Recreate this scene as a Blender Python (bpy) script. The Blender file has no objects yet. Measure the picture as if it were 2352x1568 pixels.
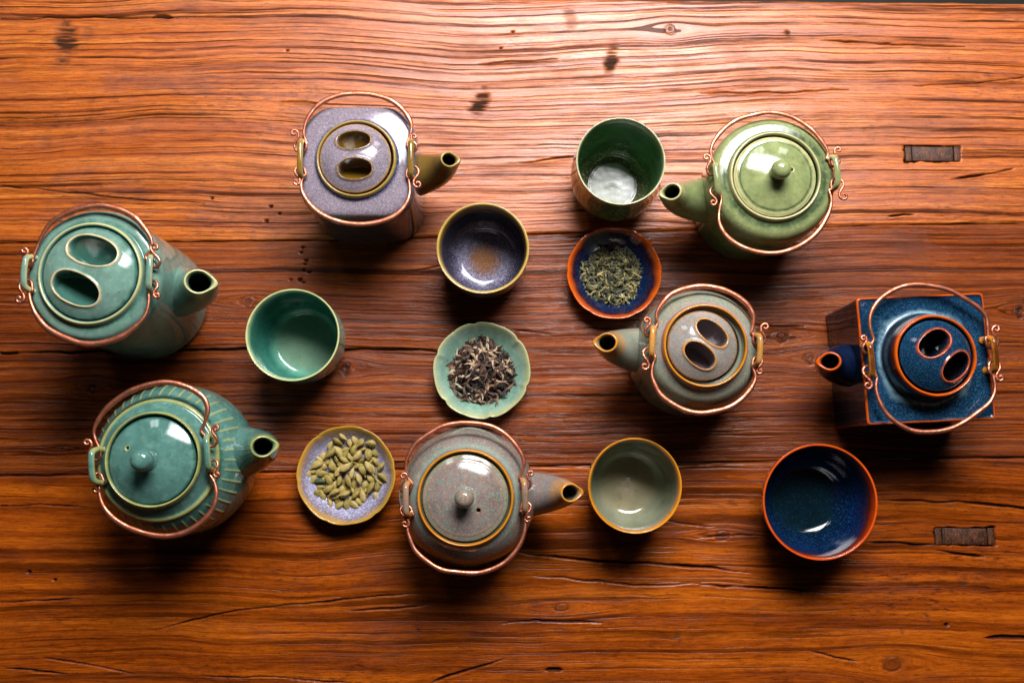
import bpy, math, random
import numpy as np

random.seed(7)
RNG = np.random.default_rng(11)
scene = bpy.context.scene
COL = scene.collection

# ------------------------------------------------------------------ camera
CAM_H = 1.0
FPX = 2352 * 35 / 36                  # focal length in pixels of a 2352 px wide survey of the photo
TILT = math.atan(300 / FPX)
CT, ST = math.cos(TILT), math.sin(TILT)
cam = bpy.data.cameras.new('camera')
cam.lens = 35.0
cam.sensor_width = 36.0
cam.clip_start = 0.05
cam.clip_end = 50
cam.dof.use_dof = True
cam.dof.focus_distance = 0.885
cam.dof.aperture_fstop = 9.0
camo = bpy.data.objects.new('camera', cam)
COL.objects.link(camo)
camo.location = (0, 0, CAM_H)
camo.rotation_euler = (TILT, 0, 0)
scene.camera = camo

# ------------------------------------------------------------------ room light
world = bpy.data.worlds.new('World')
scene.world = world
world.use_nodes = True
bg = world.node_tree.nodes['Background']
bg.inputs[0].default_value = (1.0, 0.90, 0.78, 1)
bg.inputs[1].default_value = 0.016


def area(name, loc, target, sx, sy, power, col=(1, 1, 1)):
    l = bpy.data.lights.new(name, 'AREA')
    l.shape = 'RECTANGLE'
    l.size, l.size_y = sx, sy
    l.energy = power
    l.color = col
    o = bpy.data.objects.new(name, l)
    COL.objects.link(o)
    o.location = loc
    import mathutils
    d = mathutils.Vector(target) - mathutils.Vector(loc)
    o.rotation_euler = d.to_track_quat('-Z', 'Y').to_euler()
    return o


# the bright bay beyond the far side of the table
bay = area('bay_window_light', (0.20, 1.00, 1.26), (0.05, 0.60, 0), 1.15, 0.66, 112.0, (0.98, 0.985, 1.0))
# fade added across the lamp, so the bay reflects with soft edges
bay.data.use_nodes = True
_t = bay.data.node_tree
_em = [n for n in _t.nodes if n.type == 'EMISSION'][0]
_g = _t.nodes.new('ShaderNodeNewGeometry')
_s = _t.nodes.new('ShaderNodeSeparateXYZ')
_t.links.new(_g.outputs['Parametric'], _s.inputs[0])
_f = []
for _o in (0, 1):
    _a = _t.nodes.new('ShaderNodeMath'); _a.operation = 'SUBTRACT'; _t.links.new(_s.outputs[_o], _a.inputs[0]); _a.inputs[1].default_value = 0.5
    _b = _t.nodes.new('ShaderNodeMath'); _b.operation = 'ABSOLUTE'; _t.links.new(_a.outputs[0], _b.inputs[0])
    _c = _t.nodes.new('ShaderNodeMapRange'); _c.interpolation_type = 'SMOOTHSTEP'; _t.links.new(_b.outputs[0], _c.inputs[0])
    for _i, _v in enumerate((0.22, 0.5, 1.0, 0.0)): _c.inputs[1 + _i].default_value = _v
    _f.append(_c.outputs[0])
_m = _t.nodes.new('ShaderNodeMath'); _m.operation = 'MULTIPLY'
_t.links.new(_f[0], _m.inputs[0]); _t.links.new(_f[1], _m.inputs[1]); _t.links.new(_m.outputs[0], _em.inputs['Strength'])
# three far windows, each of four panes
for wx in (-1.35, 0.05, 1.45):
    for ix in (-1, 1):
        for iz in (-1, 1):
            area('window_pane_light', (wx + ix * 0.15, 2.55, 2.05 + iz * 0.19), (wx * 0.1, 0.2, 0),
                 0.25, 0.31, 2.3, (0.95, 0.98, 1.0))

scene.view_settings.view_transform = 'Standard'
scene.view_settings.look = 'None'
scene.view_settings.exposure = 0.0
scene.view_settings.gamma = 1.0


# ------------------------------------------------------------------ helpers
def un(px, py, z=0.0):
    """survey pixel -> point at height z above the table"""
    a = (px - 1176) / FPX
    b = (784 - py) / FPX
    d = (a, b * CT + ST, b * ST - CT)
    t = (z - CAM_H) / d[2]
    return np.array((t * d[0], t * d[1], z))


def lin(h):
    h = h.lstrip('#')
    out = []
    for i in (0, 2, 4):
        c = int(h[i:i + 2], 16) / 255
        out.append(c / 12.92 if c <= 0.04045 else ((c + 0.055) / 1.055) ** 2.4)
    return np.array(out)


def tag(o, label=None, cat=None, group=None, kind=None):
    if label: o['label'] = label
    if cat: o['category'] = cat
    if group: o['group'] = group
    if kind: o['kind'] = kind
    return o


def empty(name, loc):
    o = bpy.data.objects.new(name, None)
    o.empty_display_size = 0.02
    o.location = loc
    COL.objects.link(o)
    return o


def make_mesh(name, V, Q, col=None, spk=None, extra=None, smooth=True):
    V = np.ascontiguousarray(V, dtype=np.float32)
    Q = np.ascontiguousarray(Q, dtype=np.int32)
    me = bpy.data.meshes.new(name)
    n, k = Q.shape
    me.vertices.add(len(V))
    me.vertices.foreach_set('co', V.ravel())
    me.loops.add(n * k)
    me.loops.foreach_set('vertex_index', Q.ravel())
    me.polygons.add(n)
    me.polygons.foreach_set('loop_start', np.arange(0, n * k, k, dtype=np.int32))
    me.polygons.foreach_set('loop_total', np.full(n, k, dtype=np.int32))
    me.polygons.foreach_set('use_smooth', np.full(n, smooth, dtype=bool))
    me.update(calc_edges=True)
    if col is not None:
        a = me.attributes.new('Col', 'FLOAT_COLOR', 'POINT')
        c4 = np.ones((len(V), 4), np.float32)
        c4[:, :3] = col
        a.data.foreach_set('color', c4.ravel())
    if spk is not None:
        a = me.attributes.new('Spk', 'FLOAT', 'POINT')
        a.data.foreach_set('value', np.ascontiguousarray(spk, np.float32))
    for nm, (typ, arr) in (extra or {}).items():
        a = me.attributes.new(nm, typ, 'POINT')
        a.data.foreach_set('vector' if typ == 'FLOAT_VECTOR' else 'value',
                           np.ascontiguousarray(arr, np.float32).ravel())
    return me


def obj(name, me, mat, parent=None, loc=(0, 0, 0)):
    o = bpy.data.objects.new(name, me)
    if mat and not me.materials: me.materials.append(mat)
    COL.objects.link(o)
    o.parent = parent
    o.location = loc
    return o


def grid_faces(m, n, wrap=True, off=0):
    """m rows of n points"""
    i = np.arange(m - 1)[:, None]
    j = np.arange(n if wrap else n - 1)[None, :]
    j2 = (j + 1) % n
    a = i * n + j; b = i * n + j2; c = (i + 1) * n + j2; d = (i + 1) * n + j
    return np.stack([a, b, c, d], -1).reshape(-1, 4) + off


def catmull(P, sub, closed=False):
    P = np.asarray(P, float)
    n = len(P)
    out = []
    for i in range(n - 1):
        p0 = P[max(i - 1, 0)]; p1 = P[i]; p2 = P[i + 1]; p3 = P[min(i + 2, n - 1)]
        for k in range(sub):
            t = k / sub
            out.append(0.5 * (2 * p1 + (p2 - p0) * t + (2 * p0 - 5 * p1 + 4 * p2 - p3) * t * t
                              + (3 * p1 - p0 - 3 * p2 + p3) * t ** 3))
    out.append(P[-1])
    return np.array(out)


def fbm2(x, y, seed=0, octaves=4, rough=0.5):
    """smooth value noise, about -1..1"""
    r = np.random.default_rng(seed)
    T = r.uniform(-1, 1, (256, 256))
    out = np.zeros(np.broadcast(x, y).shape); amp = 1.0; tot = 0
    for o in range(octaves):
        fx = x * 2 ** o + 17.3 * o; fy = y * 2 ** o + 5.7 * o
        ix = np.floor(fx).astype(int); iy = np.floor(fy).astype(int)
        tx = fx - ix; ty = fy - iy
        tx = tx * tx * (3 - 2 * tx); ty = ty * ty * (3 - 2 * ty)
        ix0 = ix & 255; ix1 = (ix + 1) & 255; iy0 = iy & 255; iy1 = (iy + 1) & 255
        v = (T[ix0, iy0] * (1 - tx) + T[ix1, iy0] * tx) * (1 - ty) + (T[ix0, iy1] * (1 - tx) + T[ix1, iy1] * tx) * ty
        out += amp * v; tot += amp; amp *= rough
    return out / tot * 1.6


def sstep(a, b, x):
    t = np.clip((x - a) / (b - a), 0, 1)
    return t * t * (3 - 2 * t)


# ------------------------------------------------------------------ materials
class NT:
    def __init__(self, name):
        self.mat = bpy.data.materials.new(name)
        self.mat.use_nodes = True
        self.t = self.mat.node_tree
        self.b = self.t.nodes['Principled BSDF']

    def n(self, typ, **kw):
        nd = self.t.nodes.new(typ)
        for k, v in kw.items(): setattr(nd, k, v)
        return nd

    def set(self, sock, v):
        if hasattr(v, 'is_linked') or isinstance(v, bpy.types.NodeSocket):
            self.t.links.new(v, sock)
        else:
            if isinstance(v, (tuple, list, np.ndarray)) and len(v) == 3 and sock.type == 'RGBA': v = (*v, 1)
            sock.default_value = v

    def math(self, op, a, b=0.0, c=None, clamp=False):
        nd = self.n('ShaderNodeMath', operation=op, use_clamp=clamp)
        self.set(nd.inputs[0], a); self.set(nd.inputs[1], b)
        if c is not None: self.set(nd.inputs[2], c)
        return nd.outputs[0]

    def mix(self, f, a, b, blend='MIX'):
        nd = self.n('ShaderNodeMix', data_type='RGBA', blend_type=blend)
        self.set(nd.inputs[0], f); self.set(nd.inputs[6], a); self.set(nd.inputs[7], b)
        return nd.outputs[2]

    def vmul(self, v, s):
        nd = self.n('ShaderNodeVectorMath', operation='MULTIPLY')
        self.set(nd.inputs[0], v); nd.inputs[1].default_value = s
        return nd.outputs[0]

    def noise(self, vec, scale, detail=2, rough=0.5, dist=0.0, out=0):
        nd = self.n('ShaderNodeTexNoise')
        if vec is not None: self.t.links.new(vec, nd.inputs['Vector'])
        nd.inputs['Scale'].default_value = scale
        nd.inputs['Detail'].default_value = detail
        nd.inputs['Roughness'].default_value = rough
        nd.inputs['Distortion'].default_value = dist
        return nd.outputs[out]

    def ramp(self, f, stops):
        nd = self.n('ShaderNodeValToRGB')
        cr = nd.color_ramp
        while len(cr.elements) < len(stops): cr.elements.new(0.5)
        for e, (p, c) in zip(cr.elements, stops):
            e.position = p
            e.color = (*c, 1) if not isinstance(c, (int, float)) else (c, c, c, 1)
        self.t.links.new(f, nd.inputs[0])
        return nd.outputs[0]

    def smooth(self, f, a, b, lo=0.0, hi=1.0):
        nd = self.n('ShaderNodeMapRange', interpolation_type='SMOOTHSTEP')
        self.set(nd.inputs[0], f)
        for i, v in enumerate((a, b, lo, hi)): nd.inputs[1 + i].default_value = v
        return nd.outputs[0]

    def attr(self, name, out='Color'):
        nd = self.n('ShaderNodeAttribute', attribute_name=name)
        return nd.outputs[out]

    def bump(self, h, strength, dist, normal=None):
        nd = self.n('ShaderNodeBump')
        nd.inputs['Strength'].default_value = strength
        nd.inputs['Distance'].default_value = dist
        self.t.links.new(h, nd.inputs['Height'])
        if normal is not None: self.t.links.new(normal, nd.inputs['Normal'])
        return nd.outputs[0]

    def put(self, **kw):
        for k, v in kw.items():
            self.set(self.b.inputs[{'color': 'Base Color', 'rough': 'Roughness', 'metal': 'Metallic',
                                    'normal': 'Normal', 'spec': 'Specular IOR Level', 'coat': 'Coat Weight',
                                    'coatr': 'Coat Roughness', 'sss': 'Subsurface Weight'}[k]], v)
        return self.mat


def glaze(name, speck='#202018', amount=0.3, scale=900, mottle='#ffffff', mamt=0.0, mscale=220, rough=0.07, wob=0.25, spec=0.42):
    """glossy stoneware glaze; the vertex colour 'Col' is the glaze laid by thickness, with shade painted into the hollows, 'Spk' how freckled it is"""
    N = NT(name)
    co = N.n('ShaderNodeTexCoord').outputs['Object']
    base = N.attr('Col')
    spk = N.attr('Spk', 'Fac')
    big = N.noise(co, 55, 4, 0.6)
    base = N.mix(N.smooth(big, 0.3, 0.7, 0.0, 0.35), base, N.mix(1.0, base, (0.55, 0.58, 0.60), 'MULTIPLY'))
    pool = N.noise(co, 24, 4, 0.6, 0.6)
    base = N.mix(N.smooth(pool, 0.46, 0.70, 0.0, 0.55), base, N.mix(1.0, base, (0.50, 0.58, 0.52), 'MULTIPLY'))
    pin = N.smooth(N.noise(co, 420, 1, 0.5), 0.72, 0.76, 0.0, 0.7)
    base = N.mix(pin, base, N.mix(1.0, base, (0.25, 0.25, 0.22), 'MULTIPLY'))
    m = N.smooth(N.noise(co, mscale, 4, 0.7), 0.48, 0.62)
    base = N.mix(N.math('MULTIPLY', N.math('MULTIPLY', m, spk), mamt), base, lin(mottle))
    s = N.smooth(N.noise(co, scale, 3, 0.75), 0.53, 0.64)
    base = N.mix(N.math('MULTIPLY', N.math('MULTIPLY', s, spk), amount), base, lin(speck))
    h = N.noise(co, 38, 2, 0.5)
    hf = N.noise(co, 700, 2, 0.6)
    nrm = N.bump(h, wob, 0.002)
    nrm = N.bump(hf, 0.05, 0.0006, nrm)
    r = N.smooth(N.noise(co, 90, 3, 0.6), 0.3, 0.75, rough * 0.7, rough * 1.8)
    return N.put(color=base, rough=r, normal=nrm, spec=spec, coat=0.15, coatr=0.03)


def copper_mat():
    N = NT('hammered_copper')
    co = N.n('ShaderNodeTexCoord').outputs['Object']
    a = N.noise(co, 160, 4, 0.65)
    c = N.ramp(a, [(0.25, lin('#8a4430')), (0.5, lin('#c47458')), (0.75, lin('#e0a488'))])
    h = N.noise(co, 330, 3, 0.6)
    return N.put(color=c, metal=0.92, rough=N.smooth(a, 0.3, 0.7, 0.52, 0.30), normal=N.bump(h, 0.35, 0.0006))


COPPER = copper_mat()


def wood(name, dark, mid, light, lines, fine, lw=0.055, line_amt=0.85, relief=1.0, rough=0.42, spec=0.4):
    """old planed board; 'grain' carries x, the bent grain coordinate and a board offset; 'mark' is filled cracks, holes and stains"""
    N = NT(name)
    g = N.attr('grain', 'Vector')
    mark = N.attr('mark', 'Fac')
    knot = N.attr('knot', 'Fac')
    broad = N.noise(N.vmul(g, (2.2, lines * 0.6, 1)), 1.0, 4, 0.6)
    patch = N.noise(N.vmul(g, (7, 14, 1)), 1.0, 4, 0.6)
    c = N.ramp(broad, [(0.28, dark), (0.5, mid), (0.72, light)])
    c = N.mix(N.smooth(patch, 0.35, 0.75, 0.0, 0.40), c, N.mix(1.0, c, (0.62, 0.55, 0.5), 'MULTIPLY'))
    # growth lines: long thin streaks that follow the grain, broken here and there
    n1 = N.noise(N.vmul(g, (1.3, lines, 1)), 1.0, 2.0, 0.45)
    l1 = N.smooth(n1, 0.60 - lw, 0.60)
    n2 = N.noise(N.vmul(g, (2.2, lines * 2.3, 3)), 1.0, 2.0, 0.5)
    l2 = N.smooth(n2, 0.60 - lw, 0.62)
    brk = N.smooth(N.noise(N.vmul(g, (11, lines * 0.6, 7)), 1.0, 3, 0.6), 0.36, 0.58)
    brk2 = N.smooth(N.noise(N.vmul(g, (20, lines * 0.9, 9)), 1.0, 3, 0.6), 0.40, 0.60)
    l1 = N.math('MULTIPLY', l1, N.math('MULTIPLY_ADD', brk, 0.75, 0.25))
    l2 = N.math('MULTIPLY', l2, N.math('MULTIPLY_ADD', brk2, 0.8, 0.2))
    ln = N.math('MAXIMUM', l1, N.math('MULTIPLY', l2, 0.65))
    ln = N.math('MULTIPLY', ln, line_amt)
    # fibres and pores
    fib = N.noise(N.vmul(g, (45, fine, 1)), 1.0, 4, 0.65)
    c = N.mix(N.smooth(fib, 0.36, 0.66, 0.0, 0.75), c, N.mix(1.0, c, (0.50, 0.42, 0.36), 'MULTIPLY'))
    fib2 = N.noise(N.vmul(g, (120, fine * 2.2, 6)), 1.0, 2, 0.6)
    c = N.mix(N.smooth(fib2, 0.45, 0.7, 0.0, 0.5), c, N.mix(1.0, c, (0.50, 0.42, 0.36), 'MULTIPLY'))
    pore = N.smooth(N.noise(N.vmul(g, (70, fine * 0.8, 5)), 1.0, 2, 0.5), 0.66, 0.74)
    c = N.mix(N.math('MULTIPLY', pore, 0.7), c, dark * 0.25)
    c = N.mix(ln, c, dark * 0.16)
    wn = N.smooth(N.noise(N.vmul(g, (5, 13, 8)), 1.0, 3, 0.6), 0.50, 0.66)
    tear = N.noise(N.vmul(g, (85, 330, 2)), 1.0, 4, 0.7)
    c = N.mix(N.math('MULTIPLY', wn, N.smooth(tear, 0.50, 0.66, 0.0, 0.75)), c, N.mix(1.0, c, (0.30, 0.22, 0.18), 'MULTIPLY'))
    spx = N.noise(N.vmul(g, (330, 520, 4)), 1.0, 3, 0.7)
    c = N.mix(N.smooth(spx, 0.52, 0.72, 0.0, 0.55), c, N.mix(1.0, c, (0.45, 0.38, 0.34), 'MULTIPLY'))
    grime = N.smooth(N.noise(N.vmul(g, (9, 22, 6)), 1.0, 4, 0.65), 0.50, 0.72)
    c = N.mix(N.math('MULTIPLY', grime, 0.55), c, N.mix(1.0, c, (0.38, 0.30, 0.26), 'MULTIPLY'))
    # knots are browner, marks nearly black
    c = N.mix(N.math('MULTIPLY', knot, 0.75), c, dark * 0.45)
    c = N.mix(mark, c, (0.012, 0.008, 0.006))
    # pale scuffs
    sc = N.smooth(N.noise(N.vmul(g, (30, 260, 2)), 1.0, 3, 0.6), 0.70, 0.78)
    c = N.mix(N.math('MULTIPLY', sc, 0.25), c, light * 1.3)
    h = N.math('SUBTRACT', N.math('MULTIPLY', broad, 0.4), ln)
    h = N.math('MULTIPLY_ADD', fib, 0.35, h)
    h = N.math('MULTIPLY_ADD', N.math('MULTIPLY', tear, N.math('MULTIPLY_ADD', wn, 0.9, 0.15)), 0.8, h)
    nrm = N.bump(h, 0.55 * relief, 0.0011)
    co = N.n('ShaderNodeTexCoord').outputs['Object']
    nrm = N.bump(N.noise(co, 900, 2, 0.6), 0.10, 0.0005, nrm)
    r = N.math('MULTIPLY_ADD', N.noise(N.vmul(g, (12, 60, 4)), 1.0, 3, 0.6), 0.40, rough - 0.20)
    r = N.math('MULTIPLY_ADD', mark, 0.3, r)
    r = N.math('MULTIPLY_ADD', grime, 0.18, r)
    return N.put(color=c, rough=r, normal=nrm, spec=N.math('MULTIPLY', N.math('SUBTRACT', 1.0, N.math('MAXIMUM', N.math('MULTIPLY', ln, 0.9), mark)), spec))


# ------------------------------------------------------------------ table
def seam(pts):
    W = np.array([un(*p)[:2] for p in pts])
    W = W[np.argsort(W[:, 0])]

    def f(x):
        s0 = (W[1, 1] - W[0, 1]) / (W[1, 0] - W[0, 0]); s1 = (W[-1, 1] - W[-2, 1]) / (W[-1, 0] - W[-2, 0])
        y = np.interp(x, W[:, 0], W[:, 1])
        y = np.where(x < W[0, 0], W[0, 1] + s0 * (x - W[0, 0]), y)
        return np.where(x > W[-1, 0], W[-1, 1] + s1 * (x - W[-1, 0]), y)
    return f


seam_far = seam([(0, -14), (1200, -4), (2352, 7)])
seam_a = seam([(0, 557), (732, 551), (1980, 517), (2352, 511)])
seam_b = seam([(0, 1093), (690, 1083), (1500, 1063), (2352, 1050)])
seam_near = lambda x: np.full_like(x, -0.30)

# cracks and checks: survey polylines with a width in survey pixels
CRACKS = [
    ([(0, 810), (200, 808), (400, 804), (580, 800), (800, 803), (965, 801), (1010, 808), (1080, 812)], 5.2),
    ([(0, 425), (171, 444), (342, 460), (470, 466)], 2.2), ([(0, 43), (200, 41), (342, 40), (430, 43)], 2.4),
    ([(350, 39), (375, 39), (395, 41)], 7), ([(1888, 94), (1990, 97), (2102, 103), (2218, 107)], 3.4),
    ([(2185, 411), (2235, 404), (2287, 397), (2326, 389)], 5), ([(2040, 495), (2080, 492), (2100, 494)], 4.5),
    ([(1987, 1243), (2060, 1247), (2150, 1250)], 3.5), ([(2150, 1262), (2200, 1270), (2260, 1276)], 5),
    ([(2013, 1148), (2110, 1150), (2209, 1152), (2352, 1167), (2400, 1172)], 4.5),
    ([(1608, 1342), (1710, 1348), (1813, 1354), (1900, 1362)], 3.2), ([(2262, 1462), (2300, 1461), (2360, 1464)], 7),
    ([(1861, 1493), (1918, 1510), (1972, 1516)], 2.4), ([(1190, 1269), (1270, 1277), (1351, 1286), (1608, 1301), (1720, 1312)], 4.2),
    ([(1224, 1323), (1300, 1327), (1453, 1344), (1608, 1339)], 2.2), ([(1146, 1433), (1231, 1424), (1385, 1428)], 2.4),
    ([(985, 1570), (1060, 1541), (1156, 1514)], 3.6), ([(1252, 1537), (1270, 1536), (1292, 1536)], 6.5),
    ([(804, 1402), (900, 1396), (975, 1388)], 2.2), ([(700, 1385), (804, 1374), (940, 1362)], 2.0),
    ([(99, 1510), (222, 1527), (308, 1548)], 2.6), ([(10, 1531), (80, 1540), (155, 1547)], 2.6),
    ([(359, 1446), (444, 1421), (581, 1397), (804, 1373)], 2.4), ([(0, 1381), (90, 1379), (180, 1373)], 2.2),
    ([(461, 1551), (640, 1556), (804, 1566)], 2.2), ([(1179, 757), (1210, 760), (1262, 767)], 2.2),
    ([(1730, 745), (1790, 750), (1850, 749)], 2.4), ([(2297, 786), (2330, 787), (2400, 789)], 2.6),
    ([(920, 625), (1010, 612), (1200, 600)], 1.6), ([(0, 1160), (90, 1158), (200, 1163)], 2.2),
    ([(1300, 545), (1400, 541), (1490, 545)], 1.6),
    ([(640, 232), (720, 236), (760, 238)], 1.8), ([(1190, 374), (1290, 362), (1330, 356)], 2.4),
    ([(1100, 148), (1180, 142), (1280, 136)], 1.8), ([(1608, 213), (1800, 212), (1950, 205)], 1.8),
    ([(2100, 198), (2250, 190), (2352, 178)], 2.2), ([(840, 1065), (980, 1060), (1090, 1056)], 1.8),
    ([(1480, 1068), (1560, 1066), (1680, 1060)], 1.8), ([(1760, 1190), (1800, 1193)], 2.0),
    ([(1480, 1193), (1560, 1199), (1640, 1210)], 2.2), ([(1600, 1234), (1700, 1228), (1760, 1232)], 2.0),
]
# knots: centre, half sizes (survey px), how dark
KNOTS = [(570, 690, 17, 12, 0.55), (795, 843, 13, 13, 1.0), (1795, 769, 20, 13, 0.4), (1860, 820, 13, 12, 0.6),
         (212, 888, 13, 11, 0.9), (2341, 711, 12, 14, 1.0), (1540, 66, 14, 12, 0.8), (140, 1030, 9, 5, 0.9),
         (2050, 1525, 22, 16, 0.6), (1660, 1230, 16, 10, 0.5), (380, 1015, 6, 5, 0.7), (1290, 1395, 18, 8, 0.2)]
HOLES = [(696, 568, 5), (692, 579, 5), (703, 598, 5), (701, 606, 4), (697, 620, 4.5), (710, 625, 5), (689, 642, 7),
         (667, 642, 4), (622, 474, 6), (642, 490, 5), (612, 507, 6), (486, 455, 5), (697, 648, 4), (1150, 110, 4),
         (210, 1060, 5), (66, 1313, 6), (125, 1331, 5), (2175, 1434, 6), (958, 1195, 3), (1178, 73, 4), (660, 116, 4)]
# smudges with slant: centre, half length, half width, angle from vertical (deg)
STAINS = [(1102, 238, 38, 15, 28, 1.0), (1404, 135, 46, 13, 14, 1.0), (150, 95, 52, 22, 4, 0.95), (200, 80, 22, 12, 0, 0.3),
          (1555, 1462, 12, 6, 40, 0.6), (2072, 1449, 7, 4, -40, 0.8), (1810, 78, 16, 6, -12, 0.7), (1310, 40, 18, 30, 80, 0.35),
          (105, 320, 26, 14, 0, 0.3), (2130, 1415, 14, 5, -20, 0.6), (2215, 1338, 8, 8, 0, 0.5), (960, 1440, 14, 5, 0, 0.5),
          (1000, 1375, 80, 14, 85, 0.15)]
PEGS = [((2078, 335), (2208, 371)), ((2146, 1211), (2287, 1252))]


def dist_poly(X, Y, P):
    """distance to a polyline and the run along it (0..1)"""
    best = np.full(X.shape, 9.0); run = np.zeros(X.shape)
    L = np.r_[0, np.cumsum(np.hypot(*np.diff(P, axis=0).T))]
    for i in range(len(P) - 1):
        a, b = P[i], P[i + 1]
        d = b - a
        t = np.clip(((X - a[0]) * d[0] + (Y - a[1]) * d[1]) / (d @ d + 1e-12), 0, 1)
        q = np.hypot(X - a[0] - t * d[0], Y - a[1] - t * d[1])
        m = q < best
        best = np.where(m, q, best); run = np.where(m, (L[i] + t * (L[i + 1] - L[i])) / (L[-1] + 1e-9), run)
    return best, run


def plank(name, lo, hi, mat, parent, seed, warp, dx=0.0014, dy=0.0008):
    xs = np.r_[np.linspace(-0.72, -0.552, 40), np.arange(-0.55, 0.55, dx), np.linspace(0.552, 0.72, 40)]
    ylo, yhi = lo(xs) + 0.0004, hi(xs) - 0.0004
    ny = int(np.max(yhi - ylo) / dy)
    t = np.linspace(0, 1, ny)[:, None]
    X = np.repeat(xs[None, :], ny, 0)
    ragg = 0.0006 * fbm2(X * 60, X * 0 + seed, seed + 3, 3)
    Y = ylo[None, :] + (yhi - ylo)[None, :] * t + ragg * (np.abs(2 * t - 1) ** 8)
    # grain coordinate
    G = Y + warp * fbm2(X * 3.2, Y * 5, seed, 3) + 0.0010 * fbm2(X * 11, Y * 22, seed + 1, 3) \
        + 0.00035 * fbm2(X * 50, Y * 90, seed + 9, 2)
    mark = np.zeros(X.shape); knot = np.zeros(X.shape); Z = 0.00045 * fbm2(X * 5, Y * 22, seed + 2, 3) - 0.0006
    y0, y1 = Y.min() - 0.02, Y.max() + 0.02
    for kx, ky, a, b, dk in KNOTS:
        c = un(kx, ky)
        if not (y0 < c[1] < y1): continue
        a, b = a / FPX, b / FPX
        ddx, ddy = X - c[0], Y - c[1]
        e = np.sqrt((ddx / a) ** 2 + (ddy / b) ** 2) * (1 + 0.38 * fbm2(ddx * 95 + 9, ddy * 130, seed + 5, 3))
        fall = np.exp(-(ddx / (4.5 * a)) ** 2 - (ddy / (3.2 * b)) ** 2)
        G = G - np.tanh(ddy / (0.55 * b)) * b * 1.3 * fall            # grain parts round the knot
        G = np.where(e < 1.0, c[1] + e * b * 0.9, G)
        knot = np.maximum(knot, sstep(1.15, 0.8, e) * (0.35 + 0.65 * dk))
        rim = np.exp(-((e - 1.02) / 0.12) ** 2)
        mark = np.maximum(mark, rim * (0.15 + 0.5 * dk) * np.clip(0.6 + 1.2 * fbm2(ddx * 160, ddy * 160, seed + 6, 2), 0, 1))
        mark = np.maximum(mark, sstep(0.75, 0.2, e) * max(0, dk - 0.5) * 1.4)
        Z -= 0.0006 * rim + 0.0035 * sstep(0.8, 0.1, e) * max(0, dk - 0.5)
    for pts, w in CRACKS:
        P = np.array([un(*p)[:2] for p in pts])
        if P[:, 1].max() < y0 or P[:, 1].min() > y1: continue
        wob = 0.0010 * fbm2(X * 45, X * 0 + len(pts), seed + 7, 3)
        d, run = dist_poly(X, Y + wob, P)
        taper = np.clip(np.minimum(run / 0.18, (1 - run) / 0.18), 0.12, 1)
        taper = np.where(X < -0.5, np.maximum(taper, (P[0, 0] < -0.49) * 1.0), taper)
        taper = np.where(X > 0.49, np.maximum(taper, (P[-1, 0] > 0.48) * 1.0), taper)
        taper = taper * np.clip(0.85 + 0.5 * fbm2(X * 40, Y * 0 + w, seed + 8, 2), 0.35, 1.4)
        hw = 0.5 * w / FPX * taper
        m = sstep(hw * 1.25 + 0.0005, hw * 0.5, d)
        mark = np.maximum(mark, m * 0.96)
        Z -= m * np.minimum(0.0035, 3.0 * hw + 0.0008)
        # lifted lip on the near side of the crack
        Z += 0.0005 * np.exp(-((Y + wob) - np.interp(X, P[:, 0], P[:, 1]) + 0.0022) ** 2 / 0.0016 ** 2) * (d < 0.006) * taper
    for hx, hy, r in HOLES:
        c = un(hx, hy)
        if not (y0 < c[1] < y1): continue
        r = r / FPX * 0.62
        ddx, ddy = X - c[0], (Y - c[1])
        e = np.hypot(ddx * 0.85, ddy) / r
        m = sstep(1.35, 0.7, e)
        mark = np.maximum(mark, m * 0.95); Z -= 0.003 * m
    for sx, sy, hl, hw, ang, k in STAINS:
        c = un(sx, sy)
        if not (y0 < c[1] < y1): continue
        an = math.radians(ang)
        ddx, ddy = X - c[0], Y - c[1]
        u = (ddx * math.sin(an) + ddy * math.cos(an)) / (hl / FPX)
        v = (ddx * math.cos(an) - ddy * math.sin(an)) / (hw * 1.5 / FPX)
        e = np.sqrt(u * u * 0.72 + v * v) + 0.32 * fbm2(X * 70, Y * 200, seed + 12, 3)
        m = sstep(1.1, 0.3, e) * k * np.clip(0.80 + 0.7 * fbm2(X * 45, Y * 560, seed + 13, 2), 0, 1)
        mark = np.maximum(mark, np.minimum(m * 1.15, 0.92)); Z -= 0.0008 * m
    for (pa, pb) in PEGS:
        a, b = un(pa[0], pa[1]), un(pb[0], pb[1])
        if not (y0 < a[1] < y1): continue
        cx, cy, wx, wy = (a[0] + b[0]) / 2, (a[1] + b[1]) / 2, abs(b[0] - a[0]) / 2, abs(a[1] - b[1]) / 2
        q = np.maximum(np.abs(X - cx) - wx, np.abs(Y - cy) - wy) + 0.0011 * fbm2(X * 120, Y * 150, seed + 4, 3)
        m = sstep(0.0006, -0.0006, q)
        mark = np.maximum(mark, m); Z -= 0.006 * m
    # eased, worn plank edges
    dlo = (Y - ylo[None, :]); dhi = (yhi[None, :] - Y)
    edge = np.minimum(dlo, dhi)
    ew = 0.0016 + 0.0012 * fbm2(X * 25, Y * 0, seed + 6, 3)
    Z -= 0.0016 * sstep(np.maximum(ew, 0.0008), 0.0, edge)
    mark = np.maximum(mark, 0.4 * sstep(0.0010, 0.0, edge))
    V = np.stack([X, Y, Z], -1).reshape(-1, 3)
    F = grid_faces(ny, len(xs), wrap=False)
    gr = np.stack([X, G, np.full(X.shape, seed * 1.7)], -1).reshape(-1, 3)
    n = len(V); nx = len(xs)
    # sides and underside
    ring = np.r_[np.arange(nx), np.arange(1, ny) * nx + nx - 1, (ny - 1) * nx + np.arange(nx - 2, -1, -1), np.arange(ny - 2, 0, -1) * nx]
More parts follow.
